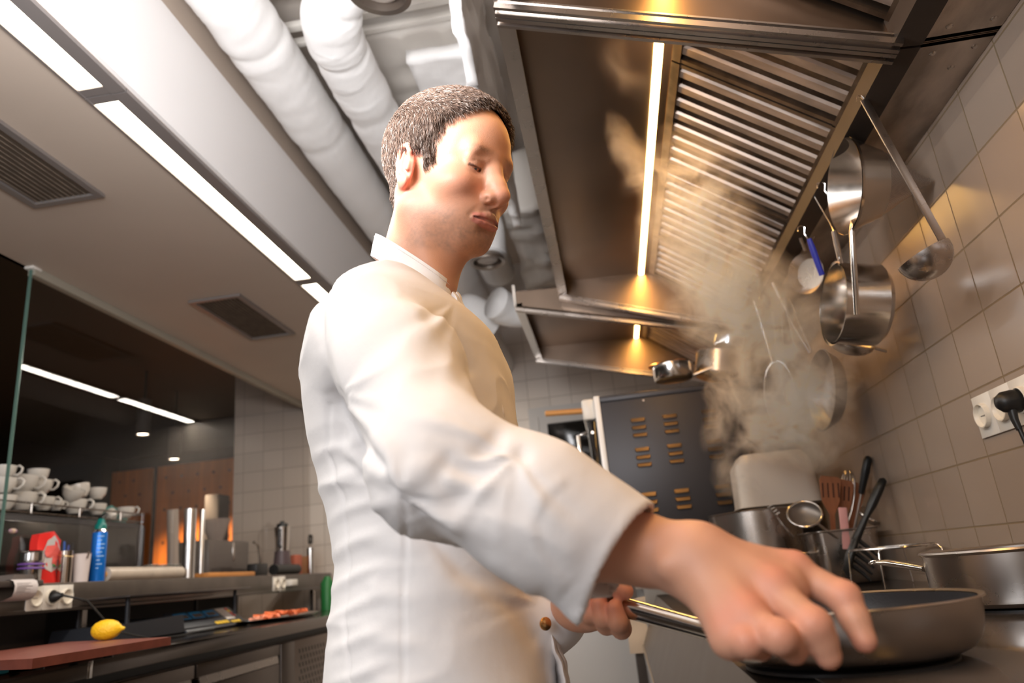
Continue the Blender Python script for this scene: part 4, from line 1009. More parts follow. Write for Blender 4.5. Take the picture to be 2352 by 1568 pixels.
# tall gastronorm container full of utensils
ug = np.array((.672, 2.42)); UR = MB()
t = thing('utensil_container', 'steel container full of kitchen utensils by the tiled wall', 'container', (ug[0], ug[1], ZT))
def rbox(mb, cx, cy, z0, z1, hx_, hy_, rad, taper=.0, inner=False):
    ring = []
    for (sx, sy, a0) in ((1, 1, 0), (-1, 1, PI / 2), (-1, -1, PI), (1, -1, 3 * PI / 2)):
        for a in np.linspace(a0, a0 + PI / 2, 6): ring.append((sx * (hx_ - rad) + rad * math.cos(a), sy * (hy_ - rad) + rad * math.sin(a)))
    return np.array(ring)
ring_ = rbox(None, 0, 0, 0, 0, .094, .094, .03); vs = []; ns = len(ring_)
for (z, s) in ((0, .80), (.004, .88), (.014, .93), (.150, .99), (.153, 1.10), (.156, 1.10), (.1555, .975), (.02, .91), (.008, .84)):
    vs += [(ug[0] + x * s, ug[1] + y * s, ZT + z) for x, y in ring_]
f = [(i * ns + k, i * ns + (k + 1) % ns, (i + 1) * ns + (k + 1) % ns, (i + 1) * ns + k) for i in range(8) for k in range(ns)] + [tuple(range(ns))[::-1], tuple(range(8 * ns, 9 * ns))]
obj('body', MB().add(vs, f), 'steel', t, ang=35)
UZ = ZT + .02
def spatula(base, top, wid, label, mat='wood_dark', slots=3, L=.085):
    base = np.array(base, float); top = np.array(top, float); d = top - base; ln_ = np.linalg.norm(d); d /= ln_; F = frame(d, (0, -1, .1)); R = np.array([F[:, 0], d, np.cross(F[:, 0], d)]).T
    t = thing('wooden_spatula', label, 'wooden spatula', base, group='wooden spatulas in the container')
    hw = wid / 2; out = [(-.006, 0), (.006, 0), (.007, ln_ - L - .03), (hw * .9, ln_ - L + .01), (hw, ln_ - .012), (hw * .8, ln_), (-hw * .8, ln_ - .004), (-hw, ln_ - .02), (-hw * .8, ln_ - L + .01), (-.007, ln_ - L - .03)]
    obj('paddle', MB().prism(out, R, base, -.0035, .0035), mat, t, ang=40)
    for k in range(slots):
        xx = (k - (slots - 1) / 2) * hw * .5
        obj('slot', MB().box(xx - .0022, xx + .0022, ln_ - L + .02, ln_ - .022, -.0038, .0038, R=R, c=base), pm('slot_shadow_side', (.06, .02, .01), .8), t)
spatula((.63, 2.38, UZ), P(1905, 1092, y=2.350), .060, 'dark wooden slotted spatula leftmost in the container', slots=4)
spatula((.65, 2.41, UZ), P(1940, 1100, y=2.390), .052, 'reddish wooden spatula with long slots in the middle', slots=3)
spatula((.66, 2.45, UZ), P(1975, 1110, y=2.450), .040, 'narrow wooden spoon handle next to the whisk', slots=0)
o = obj('silicone_spatula', MB().box(-.012, .012, -.003, .003, -.12, .0, bev=.0028, R=rotm('Y', .12), c=P(1935, 1165, y=2.330)), pm('pink_silicone', (.72, .36, .34), .5)); tag(o, 'pale pink silicone spatula standing between the wooden ones', 'spatula')
def whisk(base, top, label, r=.028, n=7):
    base = np.array(base, float); top = np.array(top, float); d = top - base; L = np.linalg.norm(d); d /= L; F = frame(d)
    t = thing('wire_whisk', label, 'whisk', base)
    obj('handle', MB().tube([base, base + d * L * .45], .007), 'steel', t)
    for k in range(n):
        a = PI * k / n; s_ = F[:, 0] * math.cos(a) + F[:, 1] * math.sin(a); pts = []
        for u in np.linspace(0, 2 * PI, 22):
            w_ = math.sin(u / 2); side = math.sin(u) if True else 0
            pts.append(base + d * L * (.45 + .55 * (1 - math.cos(u)) / 2) + s_ * r * math.sin(u) * (.4 + .6 * (1 - math.cos(u)) / 2))
        obj('wire', MB().tube(pts, .0009, seg=5), 'steel_bright', t)
whisk((.66, 2.43, UZ), P(1950, 1078, y=2.430), 'balloon wire whisk standing behind the wooden spatulas')
def blackstick(base, top, label, r0=.0175, r1=.012):
    base = np.array(base, float); top = np.array(top, float); d = top - base; L = np.linalg.norm(d); d /= L
    t = thing('black_handled_utensil', label, 'kitchen utensil', base)
    obj('grip', MB().tube([top - d * .118, top - d * .10, top - d * .05, top - d * .012, top - d * .003, top], [r1, r1 * 1.15, r0, r0 * .95, r0 * .6, .001], seg=16, flat=.7), 'black', t, ang=60)
    obj('shaft', MB().tube([base, top - d * .11], .0035), 'steel', t)
blackstick((.665, 2.42, UZ), P(1995, 1046, y=2.350), 'black handle standing tallest in the container against the tiles')
# slotted pasta server hanging over the rim
tp = P(2030, 1098, y=2.250); mdl = P(1965, 1240, y=2.260); lo_ = P(1945, 1310, y=2.265)
t = thing('pasta_server', 'black pasta server with teeth leaning over the container rim', 'pasta server', lo_)
dd_ = (mdl - tp); dd_ /= np.linalg.norm(dd_)
obj('handle', MB().tube([tp, tp + dd_ * .006, tp + dd_ * .03, tp + dd_ * .085, tp + dd_ * .12, mdl], [.005, .0140, .0175, .0175, .0110, .0160], seg=16, flat=.75), 'black', t, ang=60)
obj('head', MB().tube([mdl - dd_ * .02, mdl, (mdl + lo_) / 2 + (-.003, 0, 0), lo_, lo_ + (.004, 0, -.014)], [.013, .020, .027, .026, .016], seg=14, flat=.45), 'black', t, ang=60)
for k in range(5):
    b_ = mdl * (1 - k / 5) + lo_ * (k / 5) + np.array((.010, -.002, -.004)); obj('tooth', MB().tube([b_, b_ + (.020, -.006, -.022), b_ + (.036, -.008, -.044)], [.0070, .0056, .0030], seg=8), 'black', t)
meshmat = pm('fine_wire_mesh', (.40, .36, .33), .4, .8, alpha=.55)
def sieve(c_, R, r, depth, label, hdir=None, hl=.12, grp=None, mmat=None):
    t = thing('sieve', label, 'sieve', c_, group=grp)
    obj('rim', MB().ring(c_, R, r, r, .0032, 48, 8), 'steel_bright', t)
    obj('mesh_bowl', MB().lathe([(r * math.cos(a), -depth * math.sin(a)) for a in np.linspace(0, PI / 2 - .02, 10)], c_, R=R, seg=36), mmat or meshmat, t, ang=180)
    if hdir is not None:
        h = np.array(hdir, float); h /= np.linalg.norm(h); s_ = np.array(c_) + h * r; obj('handle', MB().tube([s_, s_ + h * hl], .004), 'steel', t)
    return t
sv_c = P(1848, 1180, y=2.300); sieve(sv_c, frame((-.15, -.75, .62)), .048, .028, 'round fine mesh sieve leaning left of the wooden spatulas', hdir=(.55, .2, -.5), hl=.10)
sieve(P(2008, 1180, y=2.450), frame((.3, -.55, .75)), .045, .03, 'small sieve at the right rim of the utensil container', hdir=(-.4, .1, -.6), hl=.07)
# pots left of the container, half lost in steam
def pot(cx, cy, zb, r, h, label, mat='steel', lid=False):
    t = thing('cooking_pot', label, 'pot', (cx, cy, zb))
    obj('body', MB().lathe([(0, 0), (r * .95, 0), (r, .008), (r, h), (r + .005, h + .002), (r, h + .004), (r - .004, h), (r - .004, .01), (0, .006)], (cx, cy, zb), seg=56), mat, t, ang=35)
    for s in (-1, 1): obj('handle', MB().tube([(cx + s * r, cy - .03, zb + h * .8), (cx + s * (r + .022), cy - .028, zb + h * .82), (cx + s * (r + .022), cy + .028, zb + h * .82), (cx + s * r, cy + .03, zb + h * .8)], .004), 'steel', t)
    return t
pot(.48, 2.68, ZT, .150, P(1740, 1172, y=2.54)[2] - ZT, 'large steel stockpot standing in the steam before the oven')
pq = P(1862, 1348, z=ZT); pot(pq[0] - .02, pq[1], ZT, .065, .095, 'small steel pot in front of the utensil container')
pot(.715, 2.85, ZT, .060, .13, 'steel pot at the back corner behind the utensil container')
a_ = P(1680, 1080, y=2.66); b2_ = P(1880, 1135, y=2.66)
t = thing('plastic_tub', 'cloudy white plastic tub upside down on the stockpot', 'plastic tub', ((a_[0] + b2_[0]) / 2, 2.68, ZT + .19))
ctx = (a_[0] + b2_[0]) / 2; hw_ = (b2_[0] - a_[0]) / 2
ring_ = rbox(None, 0, 0, 0, 0, 1., .85, .35); vs = []; ns = len(ring_); zt1 = P(1780, 1040, y=2.66)[2]; zb1 = P(1740, 1172, y=2.54)[2] + .005
for (z, s) in ((zb1, .80), (zb1 + .01, 1.03), (zb1 + .016, 1.0), (zt1 - .04, .96), (zt1 - .004, .78), (zt1, .74)): vs += [(ctx + x * s * hw_, 2.68 + y * s * .11, z) for x, y in ring_]
f = [(i * ns + k, i * ns + (k + 1) % ns, (i + 1) * ns + (k + 1) % ns, (i + 1) * ns + k) for i in range(5) for k in range(ns)] + [tuple(range(ns))[::-1], tuple(range(5 * ns, 6 * ns))]
obj('body', MB().add(vs, f), pm('cloudy_polypropylene', (.46, .42, .38), .4), t, ang=35)
fk = P(1765, 1165, y=2.460)
t = thing('slotted_scoop', 'little steel scoop with fingers hanging on the stockpot rim', 'scoop', fk)
for k in range(4): obj('prong', MB().tube([fk + (.006 * k, 0, -.008 * k), fk + (.006 * k + .012, -.006, -.008 * k + .006)], .0022, seg=6), 'steel_bright', t)
obj('spine', MB().tube([fk + (-.004, 0, .006), fk + (.02, 0, -.03), fk + (.06, .01, -.10)], .0025, seg=6), 'steel_bright', t)
# wire trivet
t = thing('wire_trivet', 'chrome wire cooling stand with thin legs on the black top', 'wire stand', (.70, 2.0, ZT))
c0 = np.array((.694, 2.06)); zt_ = P(2060, 1255, y=2.06)[2]
obj('rim_wire', MB().ring((c0[0], c0[1], zt_), np.eye(3), .090, .165, .0026, 48, 6), 'steel_bright', t)
for k in range(-2, 3):
    hy_ = .165 * math.sqrt(max(0, 1 - (k * .03 / .09) ** 2)); obj('cross_wire', MB().tube([(c0[0] + k * .03, c0[1] - hy_, zt_ - .002), (c0[0] + k * .03, c0[1] + hy_, zt_ - .002)], .0014, seg=6), 'steel_bright', t)
for (sx, sy) in ((-1, -1), (1, -1), (-1, 1), (1, 1)):
    x_, y_ = c0[0] + sx * .068, c0[1] + sy * .118
    obj('leg', MB().tube([(x_ - sx * .02, y_ - sy * .02, zt_ - .001), (x_, y_, zt_ - .002), (x_ + sx * .004, y_ + sy * .004, zt_ - .010), (x_ + sx * .012, y_ + sy * .012, ZT + .002)], .0018, seg=6), 'steel_bright', t)
# ------------------------------------------------------------------ oven
XO0, XO1, YO, YO2, ZO0, ZO1 = -.012, .74, 2.96, 3.72, .02, .655
t = thing('convection_oven', 'black sided convection oven with louvred flank in the steam', 'oven', (.36, 3.3, ZO0))
obj('casing', MB().box(XO0 + .02, XO1, YO, YO2, ZO0, ZO1 - .022, bev=.004), 'black_coat', t)
obj('top_panel', MB().box(XO0 + .02, XO1, YO - .006, YO2, ZO1 - .024, ZO1, bev=.003), 'black_coat', t)
obj('front_frame', MB().box(XO0 - .003, XO0 + .02, YO - .004, YO2, ZO0, ZO1 + .004, bev=.002), pm('white_enamel_frame', (.85, .84, .82), .3), t)
obj('control_panel', MB().box(XO0 - .055, XO0 - .003, YO + .02, YO2, ZO1 - .085, ZO1 + .002, bev=.010), 'white_plastic', t)
obj('door', MB().box(XO0 - .045, XO0 - .003, YO + .02, YO2 - .02, ZO0, ZO1 - .09, bev=.006), 'black_gloss', t)
obj('door_handle', MB().tube([(XO0 - .045, YO + .06, ZO1 - .13), (XO0 - .085, YO + .06, ZO1 - .14), (XO0 - .085, YO + .06, ZO0 + .06), (XO0 - .045, YO + .06, ZO0 + .05)], .010), 'steel_bright', t)
for zz in (ZO0 + .08, ZO0 + .20, ZO1 - .14): obj('hinge_screw', MB().lathe([(0, .004), (.006, .004), (.006, 0)], (XO0 - .025, YO + .018, zz), R=frame((0, -1, 0)), seg=12), 'steel_bright', t)
for cxi in (.122, .250, .405, .56):
    for g_ in (.536, .416, .238, .10):
        for k in range(3):
            zz = g_ - k * .0305
            l = MB(); R_ = np.array([(1, 0, 0), (0, -1, 0), (0, 0, 1)]).T
            l.add([(cxi, YO - .0005, zz), (cxi + .058, YO - .0005, zz), (cxi + .054, YO - .010, zz - .001), (cxi + .004, YO - .010, zz - .001), (cxi, YO - .0005, zz + .013), (cxi + .058, YO - .0005, zz + .013), (cxi + .054, YO - .0095, zz - .004), (cxi + .004, YO - .0095, zz - .004), (cxi + .002, YO - .0005, zz - .004), (cxi + .056, YO - .0005, zz - .004)],
                  [(4, 5, 2, 3), (3, 2, 6, 7), (0, 4, 3), (5, 1, 2), (7, 6, 9, 8)])
            obj('louvre', l, pm('louvre_steel', (.16, .12, .09), .35, .9) if cxi == .122 and g_ == .536 and k == 0 else bpy.data.materials['louvre_steel'], t, smooth=False)
obj('screw', MB().lathe([(0, -.003), (.004, -.003), (.004, 0)], (.185, YO - .001, .618), R=frame((0, 1, 0)), seg=10), 'steel', t)
t2 = thing('oven_stand', 'low steel stand carrying the black oven', 'stand', (.36, 3.3, FL))
obj('shelf', MB().box(0, .75, 2.95, 3.74, ZO0 - .03, ZO0 - .001), 'steel_dark', t2)
for xx in (.02, .71):
    for yy in (2.97, 3.70): obj('leg', MB().box(xx, xx + .03, yy, yy + .03, FL, ZO0 - .031), 'steel_dark', t2)
a_ = P(1252, 950, y=3.86); b_ = P(1350, 950, y=3.86)
o = obj('wooden_pole', MB().tube([a_, a_ + (.004, 0, 0), b_ + (.3, 0, 0), (.79, 3.86, b_[2])], [.010, .0155, .0155, .0155], seg=14), 'wood'); tag(o, 'pale round wooden pole sticking out left of the oven', 'wooden pole')
# trays and pots on the oven
o = obj('baking_tray', MB().lathe([(0, 0), (.16, 0), (.19, .018), (.195, .018), (.165, -.001)], (.35, 3.30, ZO1 + .002), seg=48), pm('brown_aged_tray', (.28, .19, .13), .4, .7)); tag(o, 'round aged baking tray lying on top of the oven', 'baking tray')
def toppot(px, py, y, r, h, label, tilt=0., mat='steel_bright', grp=None, extra=None):
    c_ = P(px, py, y=y); R = frame((math.sin(tilt), 0, math.cos(tilt)))
    t = thing('saucepan', label, 'saucepan', c_, group=grp)
    obj('body', MB().lathe([(0, 0), (r * .93, 0), (r, .008), (r, h), (r + .006, h + .001), (r - .003, h), (r - .003, .01), (0, .006)], c_, R=R, seg=48), mat, t, ang=35)
    return t, c_, R
ZO = ZO1 + .004
t_, c_, R_ = toppot(1548, 872, 2.98, .080, .060, 'steel saucepan with coppery rim on the left of the oven top'); obj('handle', MB().tube([c_ + (.08, 0, .01), c_ + (.19, -.02, .035)], .007), 'steel', t_)
for i_, (dx, dz) in enumerate(((-.055, .065), (.03, .07))):
    o = obj('copper_lid', MB().lathe([(0, .012), (.03, .008), (.042, 0), (.040, -.003), (0, .004)], c_ + np.array((dx, .0, dz)), seg=24), pm('copper', (.75, .34, .12), .3, 1)); tag(o, ('left' if i_ == 0 else 'right') + ' small copper lid lying over the oven top saucepan', 'lid')
toppot(1650, 868, 3.05, .098, .10, 'dull dented steel pot right of the coppery saucepan', .25, 'steel')
toppot(1672, 800, 3.0, .060, .075, 'small shiny steel cup stacked highest under the hood', .35)
toppot(1712, 842, 3.36, .12, .03, 'flat shiny steel pan stacked beneath the steel cup', .25)
o = obj('stock_pot_dark', MB().lathe([(0, 0), (.10, 0), (.11, .01), (.11, .15), (.115, .155), (.105, .15)], (.64, 3.52, ZO), seg=40), 'black_coat'); tag(o, 'dark pot standing on the oven behind the steel pots', 'pot')

# ------------------------------------------------------------------ things hanging from the gutter
def shook(p, label, s=.03, d=(0, .3, 0)):
    p = np.array(p, float)
    pts = [p + (-.012, 0, -.006), p + (-.010, 0, .006), p + (0, 0, .010), p + (.008, 0, .002), p + (.004, .002, -s * .5), p + (.010, .004, -s), p + (.020, .004, -s - .006), p + (.028, .004, -s + .004)]
    return MB().tube(pts, .0016, seg=6)
def hookobj(px, py, label):
    p = P(px, py, x=.615); o = obj('s_hook', shook(p, label), 'steel_bright'); tag(o, label, 'hook', 's hooks on the hood gutter'); return p
hookobj(1888, 425, 'bent wire hook left of the conical strainer'); hookobj(1842, 525, 'wire hook holding the blue handled tool'); hookobj(1752, 682, 'wire hook lower down near the whisk rods')
def Pd(px, py, ref):
    """a sight-line point as far in front of the lens as ref is"""
    r = RC.T @ np.array([px - 1176., py - 784., FPX]); return r * ((RC[2] @ np.asarray(ref)) / FPX)
def side_axis(ref, ang, toward):
    """direction pointing right across the view, turned down by ang and swung by toward away from the lens"""
    v = np.asarray(ref) / np.linalg.norm(ref); d_ = RC[1] - v * (RC[1] @ v); d_ /= np.linalg.norm(d_); r_ = np.cross(d_, v); r_ /= np.linalg.norm(r_)
    a = (r_ * math.cos(ang) + d_ * math.sin(ang)) * math.cos(toward) + v * math.sin(toward); return a / np.linalg.norm(a)
# ladle: flat strap handle and round bowl
lr = P(2125, 590, x=.66); la = P(1984, 228, x=.612); lb = Pd(2164, 550, lr)
t = thing('ladle', 'long steel ladle hanging in front of the tiles', 'ladle', lr)
dl = (lb - la); Ld = np.linalg.norm(dl); dl /= Ld; F = frame(dl, (0, -1, 0)); R = np.array([F[:, 0], F[:, 1], dl]).T
hm = MB(); hm.box(-.0080, .0080, -.0016, .0016, 0, Ld, bev=.0012, R=R, c=la)
obj('strap_handle', hm, 'steel', t, ang=30); obj('hook_end', MB().tube([la, la + (-.004, 0, .008), la + (-.010, 0, .009), la + (-.014, 0, .0)], .003, seg=8, flat=.4), 'steel', t)
r0_, r1_ = Pd(2069, 618, lr), Pd(2172, 552, lr); cb = (r0_ + r1_) / 2; rb = np.linalg.norm(r1_ - r0_) / 2; cross_ = (r1_ - r0_) / (2 * rb)
vv = cb / np.linalg.norm(cb); dn = np.cross(cross_, vv); dn *= np.sign(dn @ RC[1]); dn = dn - vv * .14; dn /= np.linalg.norm(dn)
obj('bowl', MB().lathe([(rb * math.cos(a), rb * .98 * math.sin(a)) for a in np.linspace(0, PI / 2, 14)] + [((rb - .002) * math.cos(a), (rb * .98 - .002) * math.sin(a)) for a in np.linspace(PI / 2, 0, 14)], cb, R=frame(dn), seg=44), pm('worn_ladle_steel', (.50, .46, .44), .26, 1, var=.10, vscale=30, rvar=.08), t, ang=50)
# conical strainer
cc = P(1934, 428, x=.60); ct, cbm = Pd(1950, 320, cc), Pd(1930, 536, cc); cc = (ct + cbm) / 2
R_c = np.linalg.norm(ct - cbm) / 2; axc = side_axis(cc, .02, .34); Lc = np.linalg.norm(Pd(2149, 432, cc) - cc) / math.cos(.34); Rc = frame(axc)
while (cc + axc * Lc)[0] > XW - .012: Lc *= .99
t = thing('conical_strainer', 'big conical steel strainer hanging point toward the tiles', 'conical strainer', cc)
n1 = Lc * .38
obj('band', MB().lathe([(R_c + .003, -.001), (R_c + .003, .004), (R_c, .003), (R_c * .72, n1), (R_c * .71, n1), (R_c - .002, .002), (R_c, -.002)], cc, R=Rc, seg=64), pm('satin_cone_steel', (.50, .45, .40), .24, 1, rvar=.05, vscale=30), t, ang=50)
pf, nt_p, b_p = newmat('perforated_cone_steel'); b_p.inputs['Metallic'].default_value = 1; b_p.inputs['Roughness'].default_value = .35
vn = nt_p.nodes.new('ShaderNodeTexVoronoi'); vn.inputs['Scale'].default_value = 420; vn.inputs['Randomness'].default_value = .0; tcp = nt_p.nodes.new('ShaderNodeTexCoord'); nt_p.links.new(tcp.outputs['Object'], vn.inputs['Vector'])
rp_ = nt_p.nodes.new('ShaderNodeValToRGB'); rp_.color_ramp.elements[0].position = .22; rp_.color_ramp.elements[1].position = .34; rp_.color_ramp.elements[0].color = (.10, .08, .07, 1); rp_.color_ramp.elements[1].color = (.46, .41, .37, 1)
nt_p.links.new(vn.outputs['Distance'], rp_.inputs[0]); nt_p.links.new(rp_.outputs[0], b_p.inputs['Base Color'])
obj('perforated_cone', MB().lathe([(R_c * .72, n1), (.010, Lc - .012), (.007, Lc - .002), (0, Lc)], cc, R=Rc, seg=64), pf, t, ang=50)
ha_, hb_ = Pd(1955, 512, cc * .985), Pd(1968, 722, cc * .985)
obj('handle', MB().tube([ha_ + axc * .03 + (0, 0, .012), ha_ + (.004, 0, .004), ha_ * .9 + hb_ * .1, hb_ * .5 + ha_ * .5, hb_], [.004, .0055, .0075, .0084, .0076], seg=14, flat=.8), 'steel_bright', t, ang=60)
# saucepan hanging below
pcr = P(1915, 700, x=.615); p_a, p_b = Pd(1922, 604, pcr), Pd(1905, 790, pcr); pc2 = (p_a + p_b) / 2
pr_ = np.linalg.norm(p_a - p_b) / 2; axp = side_axis(pc2, .06, .30); Rp = frame(axp); dp_ = np.linalg.norm(Pd(2012, 700, pcr) - Pd(1912, 697, pcr)) / math.cos(.30)
t = thing('hanging_saucepan', 'shiny steel saucepan hanging below the conical strainer', 'saucepan', pc2)
obj('body', MB().lathe([(pr_ + .004, -.001), (pr_ + .004, .003), (pr_, .004), (pr_, dp_ - .014), (pr_ - .014, dp_), (0, dp_), (0, dp_ - .003), (pr_ - .016, dp_ - .003), (pr_ - .003, dp_ - .016), (pr_ - .003, 0)], pc2, R=Rp, seg=64), 'steel_bright', t, ang=40)
h1, h2 = Pd(1915, 530, pcr), Pd(1932, 606, pcr)
obj('hanging_wire', MB().tube([h1 + (0, 0, -.004), h1 + (-.002, .004, .02), (.618, h1[1] + .01, ZR - .004), (.614, h1[1] + .01, ZR + .01)], .0016, seg=6), 'steel_bright', t)
obj('handle', MB().tube([h1, h1 * .5 + h2 * .5, h2, h2 + axp * .03 + (0, 0, -.006)], [.0060, .0070, .007, .005], seg=12, flat=.8), 'steel_bright', t)
# sieve behind the saucepan, pans in the steam
sieve(P(1955, 785, x=.70), frame((.3, -.5, .82)), .060, .035, 'dark bowl sieve peeking out under the hanging saucepan', hdir=(.75, -.25, -.45), hl=.03, mmat=M['steel'])
o = thing('hanging_pan', 'steel frying pan hanging behind the blue handled tool', 'pan', P(1850, 630, x=.66)); 
obj('body', MB().lathe([(.062, 0), (.060, .004), (.045, .022), (0, .024)], P(1850, 628, x=.66), R=frame((.75, .55, .1)), seg=40), 'steel', o)
obj('handle', MB().tube([P(1850, 575, x=.655), P(1838, 545, x=.64)], .005), 'steel', o)
a_ = P(1858, 548, x=.62); b_ = P(1888, 632, x=.64)
o = obj('blue_handled_tool', MB().tube([a_, a_ * .7 + b_ * .3, b_], [.006, .0085, .0075], seg=10, flat=.5), pm('blue_plastic', (.02, .03, .32), .35)); tag(o, 'dark blue plastic handle hanging beside the saucepan', 'kitchen utensil')
# four steel rods fanning down (tongs and skewers)
for i_, (x1_, y1_, x2_, y2_, lab) in enumerate(((1775, 715, 1782, 795, 'leftmost'), (1793, 685, 1798, 812, 'second'), (1801, 682, 1828, 810, 'third'), (1811, 686, 1864, 805, 'rightmost'))):
    a_ = P(x1_, y1_, x=.605); b_ = P(x2_, y2_, x=.62)
    o = obj('steel_rod', MB().tube([a_, (a_ + b_) / 2, b_], [.0042, .0055, .0045] if i_ == 0 else .0036, seg=8, flat=.6), 'steel_bright'); tag(o, lab + ' of the four steel utensil handles fanning down in the steam', 'utensil handle', 'steel utensil handles')
# large pans hanging further back
t = thing('hanging_wok', 'large dark frying pan hanging on edge beside the tiles', 'frying pan', P(1900, 900, x=.72))
cw = P(1885, 895, x=.68); rw_ = np.linalg.norm(Pd(1905, 800, cw) - Pd(1905, 985, cw)) / 2
Rw = frame(side_axis(cw, .0, .32))
obj('body', MB().lathe([(0, .040), (rw_ * .72, .040), (rw_ * .80, .034), (rw_, 0), (rw_ + .003, 0), (rw_ + .002, .004), (rw_ * .82, .040), (rw_ * .74, .046), (0, .046)], cw, R=Rw, seg=64), pm('grey_pan_outside', (.28, .25, .23), .35, .8), t, ang=40)
obj('handle', MB().tube([cw + (-.0, .02, rw_), cw + (-.03, .03, rw_ + .10), (.62, cw[1] + .04, ZR - .02)], .007), 'steel', t)
cs = P(1790, 905, x=.62)
t = thing('large_skimmer', 'large round steel skimmer hanging in the thick steam', 'skimmer', cs)
rk = np.linalg.norm(Pd(1745, 830, cs) - Pd(1740, 985, cs)) / 2
obj('rim', MB().ring(cs, frame(side_axis(cs, 0, .6)), rk * .75, rk, .0022, 50, 6), 'steel_bright', t); obj('disc', MB().lathe([(rk * .74, 0), (rk * .5, .012), (0, .016)], cs, R=frame(side_axis(cs, 0, .6)), seg=36, squash=(1, 1)), pm('dim_mesh', (.3, .27, .25), .5, .7, alpha=.35), t)
obj('handle', MB().tube([cs + (0, 0, rk), cs + (0, .02, rk + .08), (.610, cs[1] + .03, ZR - .004), (.606, cs[1] + .03, ZR + .012)], .0035), 'steel_bright', t)
# rail end hooks seen as dots are part of the gutter; wall sockets
t = thing('wall_socket_strip', 'white triple wall socket on the tiled wall', 'wall socket', (XW, 1.45, .22))
zs0, zs1 = .180, .262
def euro_socket(t, cx_, cy_, cz_, R, w_=.078, frame_mat='white_plastic', h_=None):
    """one socket: frame plate, cup and slots; R columns: across, up, outward"""
    h_ = h_ or w_; c_ = np.array((cx_, cy_, cz_)); R = np.asarray(R)
    obj('plate', MB().box(-w_ / 2, w_ / 2, -h_ / 2, h_ / 2, 0, .004, bev=.0018, R=R, c=c_), frame_mat, t, ang=30)
    cup = obj('cup', MB().lathe([(.0262, .0035), (.0255, .0135), (.0235, .0140), (.0225, .0130), (.0205, .0055), (0, .0050)], c_ + R[:, 2] * .0006, R=R, seg=36), pm('cream_socket_cup', (.74, .68, .58), .35) if 'cream_socket_cup' not in bpy.data.materials else bpy.data.materials['cream_socket_cup'], t, ang=40)
    obj('slot_bar', MB().box(-.012, .012, -.0010, .0010, .0052, .0066, R=R, c=c_), 'trim_grey', cup)
    return cup
Rw_ = np.array([(0, 1, 0), (0, 0, 1), (-1, 0, 0)]).T
ys = [P(2262, 955, x=.795)[1], P(2305, 935, x=.795)[1], P(2350, 915, x=.795)[1]]
pitch_s = (ys[0] - ys[2]) / 2; zsc = P(2283, 945, x=.795)[2]
for k in range(3): euro_socket(t, XW - .001, ys[0] - pitch_s * k, zsc, Rw_, w_=pitch_s * .99, h_=.088)
o = thing('black_power_plug', 'black power plug and cord in the wall socket', 'power plug', (XW - .02, ys[2], zsc))
obj('plug', MB().lathe([(0, .0), (.018, 0), (.019, .012), (.017, .030), (.010, .040), (0, .042)], (XW - .012, ys[2] + .002, zsc), R=frame((-1, 0, 0)), seg=24, squash=(1, 1.15)), 'black', o, ang=50)
cordp = P(2345, 975, x=.77)
obj('strain_relief', MB().tube([(XW - .03, ys[2], zsc - .01), (XW - .032, ys[2] - .002, zsc - .035), (XW - .03, ys[2] - .004, zsc - .055)], [.009, .007, .0055]), 'black', o)
obj('cord', MB().tube([(XW - .03, ys[2] - .004, zsc - .05), (XW - .025, ys[2] - .012, zsc - .12), (XW - .015, ys[2] - .03, zsc - .22), (XW - .012, ys[2] - .05, ZT + .01)], .0042), 'black', o)
# grey cabinet and papers left of the range end
o = thing('grey_cabinet', 'light grey cabinet with flat door beyond the stove', 'cabinet', (-.2, 3.9, FL))
obj('body', MB().box(-.46, .1, 3.75, 4.35, FL + .05, -.13, bev=.004), GD, o); obj('door', MB().box(-.42, .02, 3.735, 3.752, FL + .12, -.17, bev=.004), GD, o)
obj('plinth', MB().box(-.44, .08, 3.8, 4.3, FL, FL + .05), 'black', o)
q1 = P(1420, 1520, y=2.97); o = obj('hanging_towel', crumple(gridbox(.0, .075, 2.925, 2.940, -.32, -.13, .012), .010, 14), pm('cream_cloth', (.55, .44, .33), .8)); tag(o, 'cream cloth hanging at the far end of the stove', 'towel')
# ------------------------------------------------------------------ left counter
XC = -1.40; ZW = -.1105; YN = -.4
t = thing('refrigerated_counter', 'dark steel refrigerated counter under the pass on the left', 'counter', (-1.75, 2.2, FL))
obj('worktop', MB().box(XG + .03, XC, YN, 4.93, ZW - .046, ZW, bev=.003), pm('worn_dark_worktop', (.17, .145, .13), .16, 1, rvar=.08, vscale=5, bump=.02, bscale=8), t, ang=30)
js = P(205, 1530, x=XC)[1]
obj('joint_strip', MB().box(XC - .02, XC + .0015, js - .006, js + .012, ZW - .047, ZW - .004, bev=.001), 'steel_bright', t)
obj('body', MB().box(XG + .06, XC - .045, YN, 4.93, FL + .1, ZW - .075), 'steel_dark', t)
obj('recess', MB().box(XG + .06, XC - .06, YN, 4.93, ZW - .076, ZW - .0465), 'black', t)
y_hd = [P(438, 1560, x=XC - .03)[1], P(640, 1500, x=XC - .03)[1], P(672, 1480, x=XC - .03)[1], P(762, 1470, x=XC - .03)[1]]
def door(y0, y1):
    d = obj('door', MB().box(XC - .045, XC - .022, y0 + .004, y1 - .004, FL + .12, ZW - .150, bev=.005), 'steel_dark', t, ang=30)
    obj('door_top', MB().box(XC - .045, XC - .022, y0 + .004, y1 - .004, ZW - .120, ZW - .078, bev=.003), 'steel_dark', d)
    obj('handle_lip', MB().prism([(0, 0), (.020, -.002), (.026, -.030), (.020, -.032), (.014, -.010), (0, -.008)], np.array([(1, 0, 0), (0, 0, 1), (0, -1, 0)]).T, (XC - .045, y1 - .02, ZW - .118), 0, y1 - y0 - .04), 'steel', d, ang=20)
